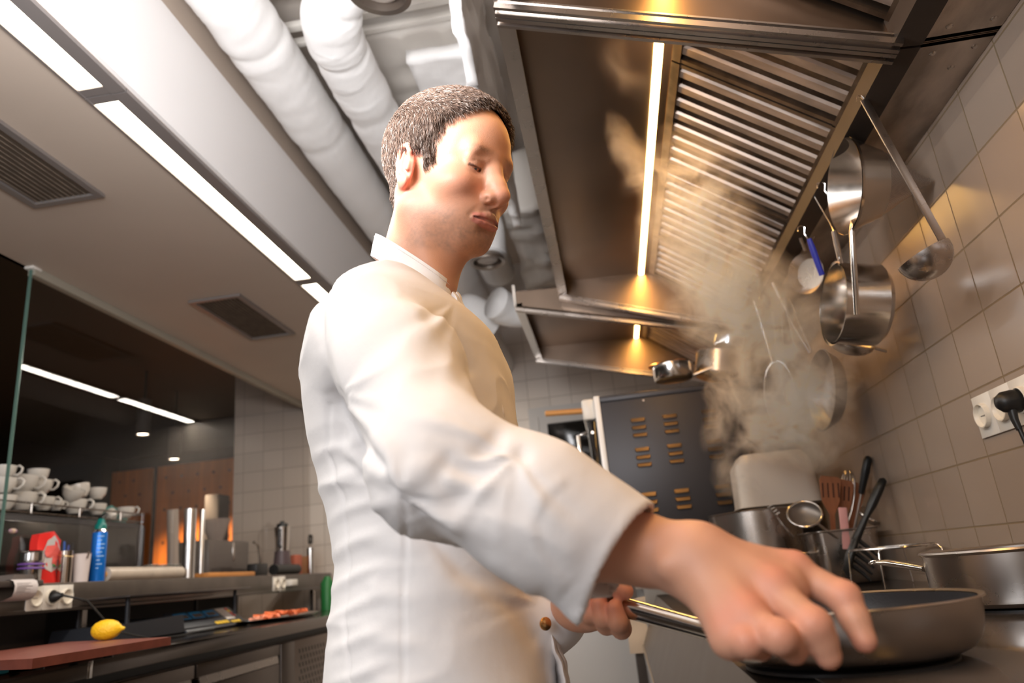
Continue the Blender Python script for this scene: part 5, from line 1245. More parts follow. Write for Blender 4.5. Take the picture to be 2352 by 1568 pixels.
door(y_hd[0] + .02, y_hd[1]); door(y_hd[0] - .62, y_hd[0] + .012); door(y_hd[0] - 1.26, y_hd[0] - .63)
obj('divider', MB().box(XC - .045, XC - .020, y_hd[1] + .004, y_hd[2], FL + .1, ZW - .078, bev=.002), 'steel_dark', t)
gm, ntg, bg = newmat('diamond_vent_sheet'); bg.inputs['Metallic'].default_value = .9; bg.inputs['Roughness'].default_value = .4
obj('vent_panel', MB().box(XC - .045, XC - .024, y_hd[2] + .004, 3.9, FL + .1, ZW - .078, bev=.002), pm('vent_panel_steel', (.34, .29, .26), .45, 1), t)
hs = MB()
for r_ in range(16):
    for c_ in range(9):
        yy = y_hd[2] + .06 + c_ * .034 + (r_ % 2) * .017; zz = ZW - .125 - r_ * .028
        hs.add([(XC - .0237, yy - .012, zz + .008), (XC - .0237, yy + .001, zz + .010), (XC - .0237, yy + .008, zz - .008), (XC - .0237, yy - .004, zz - .010)], [(0, 1, 2, 3)])
obj('vent_holes', hs, 'black', t, smooth=False)['kind'] = 'stuff'
for yy in (.2, 1.8, 3.7): obj('foot', MB().lathe([(0, .1), (.02, .1), (.02, 0), (0, 0)], (-1.5, yy, FL), seg=10), 'black', t)
# raised pass shelf
XB = -1.90
t = thing('pass_shelf', 'long steel pass shelf raised above the dark counter', 'shelf', (-2.0, 2.2, .03))
zs_t, zs_b = .0605 * abs(XB), .0145 * abs(XB)
obj('beam', MB().box(XG - .11, XB, YN, 4.88, zs_b, zs_t, bev=.003), pm('brown_steel_beam', (.17, .145, .125), .42, .9, var=.2, vscale=6), t, ang=30)
obj('back_panel', MB().box(XG - .02, XG + .01, YN, 2.55, ZW + .001, zs_b - .001), pm('dark_back_panel', (.045, .036, .032), .45, .3), t)
obj('rail_edge', MB().box(XB - .012, XB + .004, YN, 4.88, zs_b - .008, zs_b + .006, bev=.002), 'steel_dark', t)
yp = P(722, 1380, x=XB - .03)[1]
for yy in (yp, 2.56, 4.84): obj('post', MB().box(XB - .06, XB - .035, yy, yy + .025, ZW + .001, zs_b - .009), 'steel', t)
ST = zs_t + .001
# surfaces as seen: things on the shelf sit at their depth on it
def S(px, py=1330, x=-1.98): return P(px, py, x=x)
def at(px, x): return P(px, 1330, x=x)[1]
# espresso machine
y0 = -.1; y1 = at(333, -2.32)
t = thing('espresso_machine', 'black espresso machine carrying white cups on top', 'espresso machine', (-2.45, 1.9, .12))
zt2 = P(300, 1200, x=-2.35)[2]
obj('casing', MB().box(-2.75, -2.32, .9, y1, ST, zt2, bev=.03), 'black_coat', t, ang=30)
obj('front_trim', MB().box(-2.33, -2.312, .95, y1 - .09, ST + .05, zt2 - .03, bev=.006), 'black_gloss', t)
zc_ = zt2 + .001; ry1 = at(325, -2.34)
gr = MB()
for zz in (.004, .042):
    gr.tube([(-2.70, 1.0, zc_ + zz), (-2.335, 1.0, zc_ + zz), (-2.335, ry1 - .02, zc_ + zz), (-2.70, ry1 - .02, zc_ + zz)], .0035, seg=6)
obj('cup_rail', gr, 'steel', t)
for yy in np.arange(1.06, ry1, .28): obj('rail_post', MB().tube([(-2.335, yy, zc_), (-2.335, yy, zc_ + .044)], .004, seg=6), 'steel', t)
sup = obj('counter_block', MB().box(-2.80, -2.20, YN, 4.2, -.13, ST - .002), 'dark'); tag(sup, 'dark bar counter behind the glass under the espresso machine', 'counter')
# cups
def make_cup(r=.045, h=.055):
    t = thing('coffee_cup', 'x', 'cup', (0, 0, 0), local=True)
    pr = [(0, 0), (r * .50, 0), (r * .55, .003), (r * .62, .008), (r * .88, h * .42), (r * .98, h * .8), (r, h), (r - .003, h + .001), (r * .94, h * .8), (r * .84, h * .42), (r * .5, .010), (0, .008)]
    obj('bowl', MB().lathe(pr, seg=40), 'white_ceramic', t, ang=50, local=True)
    obj('handle', MB().tube([(r * .93, 0, h * .88), (r * 1.25, 0, h * .98), (r * 1.52, 0, h * .78), (r * 1.45, 0, h * .48), (r * 1.15, 0, h * .26), (r * .80, 0, h * .26)], [.004, .0048, .0046, .0044, .0042, .004], seg=10), 'white_ceramic', t, ang=180, local=True)
    return t
cup0 = make_cup(); used_ = [False]
def cup(px, py, lab, s=1., rz=0., tilt=0., x=-2.45, flip=False):
    """py is the foot of the cup as seen"""
    c_ = P(px, py, x=x)
    R = rotm('Z', rz) @ rotm('Y', tilt) * s
    M4 = place(R, c_)
    lb = lab + ' white cup on the espresso machine' if 'cup' not in lab else lab
    if not used_[0]: used_[0] = True; cup0.matrix_basis = M4; cup0['label'] = lb; cup0['group'] = 'white cups on the espresso machine'; return cup0
    return dup(cup0, M4=M4, label=lb, group='white cups on the espresso machine')
big = 1.30
hr = .25
cup(48, 1172, 'wide lower white cup in the first full stack from the left', big, hr)
cup(50, 1130, 'wide white cup lying in the lower one, handle right', big * .98, hr, .10)
cup(98, 1172, 'lower white cup of the second stack', 1.02, hr + .1, x=-2.47)
cup(92, 1134, 'second white cup up in the second stack', 1.05, hr)
cup(86, 1106, 'topmost rimmed white cup of the second stack', .95, 2.6)
cup(5, 1172, 'lowest white cup at the left picture edge', 1.05, 2.2, x=-2.40)
cup(6, 1132, 'middle white cup at the left picture edge', 1.05, .4, x=-2.40)
cup(8, 1100, 'topmost white cup at the left picture edge', .95, .35, x=-2.40)
cup(128, 1172, 'narrow white cup between the second and third stack', .75, 1.2)
cup(170, 1180, 'wide lower white cup of the tilted stack', 1.15, .35)
cup(160, 1150, 'tilted white cup resting inside the wide one', 1.05, 2.9, -.45)
cup(186, 1142, 'glossy white cup leaning on top of the tilted stack', 1.05, 3.4, .25)
cup(222, 1182, 'lower white cup of the last stack', .92, 2.0)
cup(222, 1146, 'upper white cup of the last stack beside the teal cloth', .95, 2.0)
cup(262, 1188, 'small white cup lying behind the spray can nozzle', .70, 3.0, .9)
cup(288, 1190, 'single tall white cup at the right end of the rail', .98, .15)
o = obj('teal_cloth', crumple(MB().ball((-2.52, P(262, 1150, x=-2.52)[1], zt2 + .058), (.05, .07, .055), seg=28, rings=18), .035, 26), pm('teal_cloth', (.10, .33, .31), .8, var=.2, vscale=60), ang=180); tag(o, 'teal cleaning cloth bunched behind the cups', 'cloth')
# shelf row ---------------------------------------------------------
xs_ = -1.985
def on(px, x=xs_): q = P(px, 1335, x=x); return np.array((x, q[1], ST))
def topz(px, py, x=xs_): return P(px, py, x=x)[2]
def width(pa, pb, x=xs_): return abs(np.linalg.norm(P(pb, 1300, x=x) - P(pa, 1300, x=x))) * .80
c_ = on(68); r_ = .036; h_ = topz(68, 1265) - ST
t = thing('metal_jar', 'threaded metal jar with two purple rubber bands', 'jar', c_)
obj('body', MB().lathe([(0, 0), (r_ * .9, 0), (r_ * .92, h_ * .62), (r_, h_ * .66)] + [(r_ * (1.0 + .03 * (k % 2)), h_ * (.68 + .04 * k)) for k in range(8)] + [(r_ * .9, h_), (0, h_)], c_, seg=40), 'steel_bright', t, ang=50)
for zz in (.60, .48): obj('rubber_band', MB().ring(c_ + (0, 0, h_ * zz), frame((.05, 0, 1)), r_ * 1.06, r_ * 1.06, .0035, 40, 6), pm('purple_rubber', (.16, .07, .30), .5), t)
# red and white packet with its lettering
c_ = on(103, -2.02); hp = topz(100, 1220, -2.02) - ST
t = thing('paper_packet', 'opened red and white paper packet behind the metal jars', 'packet', c_)
pw = .062
g = []; nx, nz = 10, 16
for k in range(nz + 1):
    for i in range(nx + 1):
        u = i / nx * 2 - 1; v = k / nz; top_ = 1 - .10 * max(0, u) - .06 * abs(u)
        g.append((c_[0] + .022 * (1 - u * u) * (1 - v * .6) + .004 * math.sin(9 * v + 3 * u), c_[1] + u * pw * (1 - .12 * v) + .01 * v, c_[2] + .001 + v * hp * top_))
fr_ = [(k * (nx + 1) + i, k * (nx + 1) + i + 1, (k + 1) * (nx + 1) + i + 1, (k + 1) * (nx + 1) + i) for k in range(nz) for i in range(nx)]
g2 = [(x - .03, y, z) for x, y, z in g]; N_ = len(g)
side = []
per = [i for i in range(nx + 1)] + [k * (nx + 1) + nx for k in range(1, nz + 1)] + [nz * (nx + 1) + i for i in range(nx - 1, -1, -1)] + [k * (nx + 1) for k in range(nz - 1, 0, -1)]
for a_, b_ in zip(per, per[1:] + per[:1]): side.append((a_, b_, b_ + N_, a_ + N_))
obj('bag', MB().add(g + g2, fr_ + [tuple(N_ + q for q in f_[::-1]) for f_ in fr_] + side), pm('red_printed_paper', (.72, .025, .02), .45), t, ang=60)
def patch(name, poly, mat, par, off=.0008):
    """flat printed field following the front of the packet; poly in (u, v)"""
    vs = []
    for u, v in poly:
        vs.append((c_[0] + .022 * (1 - u * u) * (1 - v * .6) + .004 * math.sin(9 * v + 3 * u) + off, c_[1] + u * pw * (1 - .12 * v) + .01 * v, c_[2] + .001 + v * hp * (1 - .10 * max(0, u) - .06 * abs(u))))
    m = MB(); n = len(vs); ce = np.mean(np.array(vs), 0); ce[0] += .002
    return obj(name, m.add(vs + [tuple(ce)], [(i, (i + 1) % n, n) for i in range(n)]), mat, par, smooth=False)
silver = pm('silver_foil_print', (.62, .60, .58), .35, .3)
bg_ = patch('printed_field', [(-.55, .30), (-.1, .22), (.5, .30), (.72, .5), (.75, .72), (.4, .88), (0, .92), (-.45, .84), (-.7, .6)], silver, t, .002)
patch('label_band', [(-.5, .52), (.55, .50), (.68, .68), (.2, .76), (-.5, .74), (-.62, .62)], pm('pale_red_print', (.74, .12, .10), .5), bg_, .0055)
patch('label_band', [(-.1, .38), (.42, .36), (.46, .50), (.0, .51)], bpy.data.materials['pale_red_print'], bg_, .006)
patch('green_leaf', [(-.05, .34), (.25, .33), (.3, .37), (0, .38)], pm('green_print', (.05, .30, .10), .5), bg_, .0065)
# steel tin with pens
c_ = on(146); r_ = .0235; h_ = topz(146, 1265) - ST
t = thing('pen_tin', 'tall steel tin holding pens beside the red packet', 'tin', c_)
obj('body', MB().lathe([(0, 0), (r_, 0), (r_, h_), (r_ - .002, h_), (r_ - .002, .004), (0, .004)], c_, seg=36), pm('brownish_polished_tin', (.52, .45, .38), .15, 1), t, ang=50)
obj('wire_band', MB().ring(c_ + (0, 0, h_ * .86), frame((.2, 0, 1)), r_ * 1.04, r_ * 1.04, .0016, 36, 6), pm('brass_wire', (.8, .6, .3), .3, 1), t)
for k_, (dy, col_, nm_) in enumerate(((-.008, (.02, .08, .30), 'blue pen leaning in the tin'), (.010, (.015, .015, .015), 'black pen leaning right in the tin'), (.002, (.03, .05, .2), 'short dark pen upright in the tin'))):
    o = obj('pen', MB().tube([c_ + (0, dy * .5, .02), c_ + (.004, dy * 2.2, h_ + .028 - .006 * k_), c_ + (.004, dy * 2.4, h_ + .034 - .006 * k_)], [.004, .004, .002], seg=8), pm('pen_%s' % nm_.split()[0], col_, .4)); tag(o, nm_, 'pen', 'pens in the tin')
# frosted cup
c_ = on(184, -1.965); h_ = topz(184, 1272, -1.965) - ST
t = thing('plastic_beaker', 'translucent white plastic beaker next to the blue spray can', 'beaker', c_)
obj('wall', MB().lathe([(0, 0), (.024, 0), (.030, h_), (.0315, h_ + .001), (.029, h_), (.023, .003), (0, .003)], c_, seg=36), pm('frosted_pink_white', (.62, .54, .52), .45), t, ang=50)
obj('clip', MB().box(-.002, .002, -.003, .003, -.018, .004, R=rotm('X', -.4), c=c_ + (.030, -.006, h_)), 'steel', t)
# blue spray can
c_ = on(222, -1.97); h_ = topz(222, 1222, -1.97) - ST; r_ = .0265; zt_ = topz(222, 1178, -1.97)
t = thing('spray_can', 'blue aerosol can with dark teal nozzle cap', 'spray can', c_)
obj('body', MB().lathe([(0, 0), (r_ * .95, 0), (r_, .004), (r_, h_ - .003), (r_ * .97, h_)], c_, seg=40), pm('blue_printed_can', (.01, .16, .60), .25, .3), t, ang=50)
obj('shoulder', MB().lathe([(r_ * .97, h_), (r_ * .8, h_ + .008), (r_ * .72, h_ + .013), (0, h_ + .014)], c_, seg=40), 'steel_bright', t, ang=60)
obj('cap', MB().lathe([(r_ * .80, h_ + .012), (r_ * .80, h_ + .028), (r_ * .6, h_ + .034), (r_ * .45, h_ + .05), (0, h_ + .058)], c_, seg=30), pm('dark_teal_plastic', (.0, .14, .12), .35), t, ang=60)
obj('nozzle', MB().tube([c_ + (0, -.004, h_ + .05), c_ + (0, .012, h_ + .060), c_ + (0, .030, h_ + .072)], [.010, .008, .006], seg=10), 'black', t)
lbm = pm('pale_blue_print', (.35, .55, .80), .4)
for k in range(9):
    wv = (.75, .5, .9, .85, .6, .9, .4, .7, .3)[k]
    obj('print_line', MB().lathe([(r_ + .0004, h_ * (.92 - .08 * k)), (r_ + .0004, h_ * (.92 - .08 * k) - .0035)], c_, seg=14, a0=-1.2, a1=-1.2 + 1.1 * wv), lbm, t)
# cling film and foil rolls
ya_, yb_ = at(240, -1.96), at(412, -1.96)
t = thing('film_roll', 'horizontal beige cling film roll lying on the pass shelf', 'film roll', (-1.96, (ya_ + yb_) / 2, ST))
rr_ = (topz(330, 1300, -1.94) - ST) / 2
obj('film', MB().tube([(-1.96, ya_, ST + rr_), (-1.96, yb_, ST + rr_)], rr_, seg=32), pm('cloudy_film', (.50, .42, .34), .35, var=.08, vscale=20), t, ang=50)
obj('core', MB().tube([(-1.96, ya_ - .004, ST + rr_), (-1.96, yb_ + .004, ST + rr_)], rr_ * .4, seg=20), 'wood', t)
for (pa, pb, py, x_, lab) in ((414, 449, 1168, -1.96, 'thicker standing roll of silvery foil on the shelf'), (452, 468, 1170, -2.00, 'thinner standing foil roll behind the thick one')):
    cy_ = at((pa + pb) / 2, x_); c_ = np.array((x_, cy_, ST)); rr2 = (pb - pa) / 2 * 2.9 / 1672 * .88; hh = topz((pa + pb) / 2, py, x_) - ST
    t = thing('foil_roll', lab, 'foil roll', c_, group='standing foil rolls')
    obj('foil', MB().lathe([(rr2 * .35, 0), (rr2, 0), (rr2, hh), (rr2 * .9, hh + .002), (rr2 * .35, hh + .001)], c_, seg=40), pm('crinkled_foil', (.80, .78, .76), .3, 1, bump=.2, bscale=50, stretch=(1, 1, .15)) if 'crinkled_foil' not in bpy.data.materials else bpy.data.materials['crinkled_foil'], t, ang=50)
    obj('core', MB().lathe([(rr2 * .36, -.0), (rr2 * .36, hh + .004), (rr2 * .3, hh + .004), (rr2 * .3, 0)], c_, seg=20), 'wood', t)
# drinking glasses behind the rolls
g0 = thing('drinking_glass', 'x', 'glass', (0, 0, 0), local=True)
obj('wall', MB().lathe([(0, 0), (.028, 0), (.030, .004), (.034, .095), (.032, .095), (.028, .006), (0, .006)], seg=28), 'glass', g0, ang=50, local=True)
obj('rim', MB().ring((0, 0, .095), np.eye(3), .033, .033, .0012, 28, 5), 'white_ceramic', g0, local=True)
for k in range(6):
    px_ = 345 + k * 14; c_ = np.array((-2.35 - .06 * (k % 2), P(px_, 1330, x=-2.35)[1], ST))
    M4 = place(np.eye(3), c_); lb = 'upturned drinking glass behind the film roll and foil'
    if k == 0: g0.matrix_basis = M4; g0['label'] = lb; g0['group'] = 'drinking glasses behind the rolls'
    else: dup(g0, M4=M4, label=lb, group='drinking glasses behind the rolls')
o = obj('paper_roll', MB().tube([P(397, 1170, x=-2.45), P(397, 1330, x=-2.45)], .030, seg=24), pm('dim_paper', (.45, .38, .33), .6)); tag(o, 'pale upright paper roll behind the glass left of foil', 'paper roll')
# wooden board
ya_, yb_ = at(470, -1.95), at(578, -1.95)
o = obj('wooden_board', MB().box(-2.02, -1.93, ya_, yb_, ST, ST + .022, bev=.004), pm('orange_board_wood', (.52, .22, .06), .5, var=.2, vscale=8, stretch=(3, .3, 3))); tag(o, 'orange wooden board on the shelf right of the foil rolls', 'board')
# juicer / toaster behind with steel arch, seen through glass
ya_, yb_ = at(478, -2.30), at(572, -2.30); zb_ = topz(520, 1240, -2.30)
t = thing('coffee_grinder', 'grey box shaped coffee grinder with clear funnel hopper', 'coffee grinder', (-2.35, (ya_ + yb_) / 2, ST))
obj('housing', MB().box(-2.52, -2.30, ya_, yb_, ST, zb_, bev=.012), pm('grey_brown_housing', (.13, .11, .10), .35, .3), t, ang=30)
obj('hopper', MB().lathe([(.04, 0), (.085, .13), (.082, .13), (.037, 0)], (-2.38, (ya_ + yb_) / 2 - .03, zb_), seg=32), pm('smoky_hopper', (.38, .31, .28), .3, alpha=.55), t, ang=50)
obj('switch_bar', MB().box(-2.30, -2.294, (ya_ + yb_) / 2 + .02, (ya_ + yb_) / 2 + .045, zb_ - .12, zb_ - .01, bev=.002), 'steel_bright', t)
obj('side_arch', MB().tube([(-2.26, yb_ - .02, zb_ - .01), (-2.26, yb_ + .04, zb_ - .03), (-2.26, yb_ + .06, zb_ - .10), (-2.26, yb_ + .06, ST)], .008), 'steel_bright', t)
# steel jug, black cylinder, scissors holder and the rest at the far end
c_ = on(648, -2.03); r_ = .045; h_ = topz(650, 1210, -2.03) - ST
t = thing('steel_blender_jug', 'steel blender jug with black handle near the far wall', 'blender', c_)
obj('base', MB().lathe([(0, 0), (.055, 0), (.058, .02), (.045, h_ * .45), (r_, h_ * .5), (0, h_ * .5)], c_, seg=32), pm('purple_grey_base', (.10, .07, .075), .4), t, ang=50)
obj('jug', MB().lathe([(0, h_ * .5), (r_ * .86, h_ * .5), (r_, h_ * .96), (r_ * 1.02, h_), (0, h_)], c_, seg=36), 'steel_bright', t, ang=40)
obj('lid', MB().lathe([(r_ * .8, h_), (r_ * .7, h_ + .02), (r_ * .3, h_ + .022), (r_ * .28, h_ + .035), (0, h_ + .036)], c_, seg=30), 'black', t, ang=40)
obj('jug_handle', MB().tube([c_ + (.01, -.04, h_ * .93), c_ + (.02, -.085, h_ * .92), c_ + (.02, -.09, h_ * .6), c_ + (.01, -.04, h_ * .58)], .008), 'black', t)
o = obj('black_canister', MB().tube([on(628, -1.95) + (0, 0, .030), on(682, -1.95) + (0, 0, .030)], .030, seg=28), 'black'); tag(o, 'black cylinder lying on its side on the far shelf', 'canister')
o = obj('black_box', MB().box(-2.0, -1.94, at(586, -1.95), at(612, -1.95), ST, ST + .065, bev=.006), 'black'); tag(o, 'small black box left of the lying black cylinder', 'box')
c_ = on(714, -1.99); h_ = topz(714, 1258, -1.99) - ST
t = thing('cutlery_holder', 'narrow steel holder with scissors handle on top', 'cutlery holder', c_)
obj('body', MB().lathe([(0, 0), (.024, 0), (.024, h_), (.022, h_), (.022, .004), (0, .004)], c_, seg=30), 'steel_bright', t, ang=50)
t = thing('scissors', 'black scissors standing in the narrow steel holder', 'scissors', c_ + (0, 0, .01))
for s in (-1, 1): obj('finger_loop', MB().ring(c_ + (0, s * .016, h_ + .055), frame((1, 0, 0)), .016, .028, .0045, 28, 8) if False else MB().ring(c_ + (0, s * .016, h_ + .055), np.array([(0, 1, 0), (0, .1, 1), (1, 0, 0)]).T, .014, .028, .0045, 28, 8), 'black', t)
obj('blades', MB().box(-.002, .002, -.006, .006, -.08, .03, c=c_ + (0, 0, h_)), 'steel', t)
o = obj('brown_carton', MB().box(-2.12, -2.06, at(660, -2.1), at(700, -2.1), ST, ST + .12, bev=.003), pm('brown_card', (.38, .17, .07), .6)); tag(o, 'brown carton behind the black cylinder', 'carton')
o = obj('red_carton', MB().box(-2.05, -2.02, at(668, -2.05), at(684, -2.05), ST, ST + .125, bev=.003), pm('red_card', (.45, .12, .07), .6)); tag(o, 'small red and brown carton left of the scissors holder', 'carton')
yf = MB(); a0_, a1_ = at(676, -2.2), at(755, -2.2); zt_ = topz(710, 1240, -2.2)
yf.box(-2.21, -2.20, a0_, a1_, zt_ - .05, zt_); yf.box(-2.21, -2.20, a1_ - .07, a1_, ST, zt_ - .05); yf.box(-2.21, -2.20, a0_, a0_ + .05, ST, zt_ - .05)
o = obj('yellow_frame', yf, pm('yellow_plastic', (.62, .38, .05), .5)); tag(o, 'yellow plastic frame standing behind the scissors', 'frame')
o = obj('chrome_tap', MB().tube([P(770, 1400, x=-1.93), P(770, 1300, x=-1.93), P(771, 1278, x=-1.93), P(785, 1266, x=-1.90), P(800, 1280, x=-1.88)], .008, seg=10), 'steel_bright'); tag(o, 'thin chrome tap beside the back of the cook', 'tap')
o = obj('green_bottle', MB().lathe([(0, 0), (.04, 0), (.04, .16), (.015, .20), (0, .20)], (-1.80, 4.55, ZW + .001), seg=20), pm('green_plastic', (.02, .16, .04), .4)); tag(o, 'green bottle under the far end of the pass shelf', 'bottle')
# sockets on the beam
Rb = np.array([(0, 1, 0), (0, 0, 1), (1, 0, 0)]).T
t = thing('socket_strip', 'near white triple socket with black plug on the shelf beam', 'socket strip', (XB, 1.9, .07))
ysl = [P(x_, 1372, x=XB + .002)[1] for x_ in (78, 110, 150)]
sw_ = (ysl[2] - ysl[0]) / 2 * .99; ysl = [ysl[0], ysl[0] + sw_, ysl[0] + 2 * sw_]
zsl = P(110, 1372, x=XB)[2]
for yy in ysl: euro_socket(t, XB + .0005, yy, zsl, Rb, w_=sw_ * .98, h_=.078)
pl = obj('plug', MB().lathe([(0, .040), (.007, .040), (.009, .030), (.013, .026), (.018, .014), (.018, .004), (0, .004)], (XB + .006, ysl[1], zsl), R=frame((1, 0.1, .1)), seg=24), 'black', t, ang=50)
lem = P(245, 1447, d=2.48)
o = obj('power_cord', MB().tube([(XB + .045, ysl[1] + .004, zsl + .003), (XB + .10, ysl[1] + .05, zsl - .02), (XB + .16, ysl[1] + .12, ZW + .05), (XB + .24, ysl[1] + .22, ZW + .007), (XB + .26, ysl[1] + .36, ZW + .006), (XB + .25, ysl[1] + .50, ZW + .010), (XB + .29, ysl[1] + .54, ZW + .012)], .0035, seg=8), 'black'); tag(o, 'thin black cord running from the plug behind the lemon', 'cord')
t = thing('socket_strip', 'far white double socket block on the shelf beam', 'socket strip', (XB, 3.3, .07))
y1_, y2_ = P(625, 1338, x=XB)[1], P(675, 1335, x=XB)[1]
euro_socket(t, XB + .0005, y1_ + .04, .066, Rb, w_=.075); euro_socket(t, XB + .0005, y1_ + .12, .066, Rb, w_=.08)
obj('adapter', MB().box(XB, XB + .04, y1_ + .165, y1_ + .25, .05, .085, bev=.004), 'white_plastic', t)
# receipt printer and its paper
t = thing('receipt_printer', 'dark receipt printer at the left end of the shelf', 'receipt printer', on(15, -1.93))
obj('body', MB().box(-1.99, -1.87, at(-60, -1.93), at(64, -1.93), ST - .012, ST + .008, bev=.004), pm('brown_black_plastic', (.05, .04, .035), .35), t, ang=30)
obj('lid', MB().prism([(-.05, 0), (.05, 0), (.040, .018), (-.040, .020)], Rb, (-1.93, at(35, -1.93), ST + .009), -.03, .03), pm('grey_printer_lid', (.13, .11, .10), .4), t, ang=20)
pb = []; nrow = 14; ypa, ypb = P(33, 1330, x=-1.86)[1], P(86, 1330, x=-1.86)[1]
prof_ = [(-1.895, ST + .010), (-1.875, ST + .011), (-1.862, ST + .006), (-1.855, ST - .008), (-1.856, ST - .024), (-1.862, ST - .040), (-1.874, ST - .050), (-1.888, ST - .052)]
for k_, (x_, z_) in enumerate(prof_):
    for j in range(2): pb.append((x_, (ypa, ypb)[j] - (.018 if k_ > 5 else 0) * (1 - j), z_))
pf_ = [(2 * i, 2 * i + 1, 2 * i + 3, 2 * i + 2) for i in range(len(prof_) - 1)]
v2 = [(x - .0006, y, z - .0006) for x, y, z in pb]; n2 = len(pb)
rcp = obj('receipt', MB().add(pb + v2, pf_ + [tuple(q + n2 for q in f_[::-1]) for f_ in pf_] + [(0, 2 * len(prof_) - 2 + 0, n2, n2)][:0]), pm('thermal_paper', (.60, .55, .54), .6), None, ang=60)
tag(rcp, 'curled white printed receipt hanging over the shelf edge', 'receipt')
ink = MB()
for k in range(8):
    zz = ST - .002 - k * .0045; ww = (.75, .6, .8, .5, .7, .45, .75, .35)[k]
    xx = np.interp(zz, [p_[1] for p_ in prof_[::-1][1:6]][::1], [p_[0] for p_ in prof_[::-1][1:6]]) + .0009
    ink.box(xx - .0003, xx, ypa + .008, ypa + .008 + (ypb - ypa - .016) * ww, zz - .0008, zz + .0008)
obj('printed_lines', ink, pm('grey_ink', (.30, .27, .27), .6), rcp)['kind'] = 'stuff'
o = obj('donut_magnet', MB().ball(P(30, 1219, x=XG + .012), (.006, .020, .009), seg=18, rings=10), pm('purple_icing', (.16, .07, .20), .4, col2=(.62, .48, .30), vscale=40)); tag(o, 'small purple and cream donut shaped magnet on the glass', 'magnet')
# weighing scale -----------------------------------------------------
sy0, sy1 = P(285, 1420, x=-1.78)[1], P(575, 1400, x=-1.78)[1]
XSF = -1.73
t = thing('weighing_scale', 'black shop scale with three displays and keypad', 'scale', (-1.72, (sy0 + sy1) / 2, ZW))
def sp(px, py, x=XSF): q = P(px, py, x=x); return (q[1], q[2])
Ry = np.array([(0, 1, 0), (0, 0, 1), (-1, 0, 0)]).T
blk = pm('blue_black_plastic', (.018, .020, .026), .38)
bodyp = [sp(278, 1430), sp(290, 1392), sp(430, 1378), sp(470, 1440), sp(430, 1440), sp(415, 1412), sp(395, 1408), sp(380, 1432)]
zb_ = ZW + .012
yl, ym, yr = sp(278, 1430)[0], sp(425, 1380)[0], sp(572, 1410)[0]
hb = .065
obj('base', MB().prism([(yl, zb_), (yl + .018, zb_ + hb * .85), (ym, zb_ + hb), (ym + .012, zb_ + .012), (yr - .03, zb_ + .008), (yr - .03, zb_)], Ry, (XSF - .005, 0, 0), 0, .27), blk, t, ang=25)
pa_ = [P(424, 1380, x=XSF), P(540, 1373, x=XSF - .02), P(572, 1410, x=XSF + .02), P(462, 1433, x=XSF + .02)]
c0_ = np.array((XSF - .10, ym + .02, zb_ + hb + .010)); # sloping display panel: from high inner edge to low outer edge
e1 = np.array((0, yr - ym - .03, .0)); e2 = np.array((.105, .0, -.078)); Lp1 = np.linalg.norm(e1); Lp2 = np.linalg.norm(e2); e1n = e1 / Lp1; e2n = e2 / Lp2; nn = np.cross(e1n, e2n); nn *= np.sign(nn[2])
Rp_ = np.array([e1n, e2n, nn]).T
if np.linalg.det(Rp_) < 0: Rp_ = np.array([e1n, e2n, -nn]).T; sg = -1
else: sg = 1
def onp(name, u0, u1, v0, v1, mat, par, h0=.0005, h1=.0015, bev=0.):
    lo, hi = (h0, h1) if sg > 0 else (-h1, -h0)
    return obj(name, MB().box(u0 * Lp1, u1 * Lp1, v0 * Lp2, v1 * Lp2, lo, hi, bev=bev, R=Rp_, c=c0_), mat, par, ang=30)
cons = onp('console', 0, 1, 0, 1, blk, t, -.014, 0, .003)
blm = pm('blue_print', (.02, .22, .52), .4); lcd = pm('lcd_grey', (.12, .10, .09), .2); ylw = pm('yellow_keys', (.80, .52, .03), .5); wk = pm('white_keys', (.66, .60, .56), .5); rk_ = pm('red_keys', (.6, .06, .04), .5)
for k in range(3):
    onp('display_frame', .08 + .215 * k, .26 + .215 * k, .10, .42, blm, cons, .0003, .0012); onp('display', .10 + .215 * k, .24 + .215 * k, .20, .38, lcd, cons, .0012, .0018)
for i in range(3):
    for k in range(5): onp('key', .735 + .05 * i, .775 + .05 * i, .08 + .125 * k, .18 + .125 * k, wk, cons, .0003, .002)
for k in range(4): onp('key', .89, .93, .08 + .125 * k, .18 + .125 * k, rk_ if k != 1 else ylw, cons, .0003, .002)
for k in range(4): onp('key', .50 + .055 * k, .54 + .055 * k, .72, .88, ylw, cons, .0003, .002)
for k in range(3): onp('key', .75 + .055 * k, .79 + .055 * k, .78, .90, ylw, cons, .0003, .002)
zpan = P(400, 1362, x=XSF - .02)[2]
yl2, yr2 = P(292, 1372, x=XSF + .0)[1], P(527, 1358, x=XSF - .1)[1]
obj('weighing_plate', MB().box(XSF - .26, XSF + .01, yl2, yr2, zpan - .004, zpan + .004, bev=.003), pm('dark_scale_plate', (.10, .085, .08), .3, .8), t, ang=30)
for (dx, dy) in ((-.22, .05), (-.03, .05), (-.22, yr2 - yl2 - .08), (-.03, yr2 - yl2 - .08)): obj('support', MB().tube([(XSF + dx, yl2 + dy, zb_ + .04), (XSF + dx, yl2 + dy, zpan)], .008), blk, t)
for dy in (.04, yr - yl - .07):
    for dx in (-.24, -.03): obj('foot', MB().lathe([(0, 0), (.012, 0), (.010, .014), (0, .014)], (XSF + dx, yl + dy, ZW), seg=14), 'black', t)
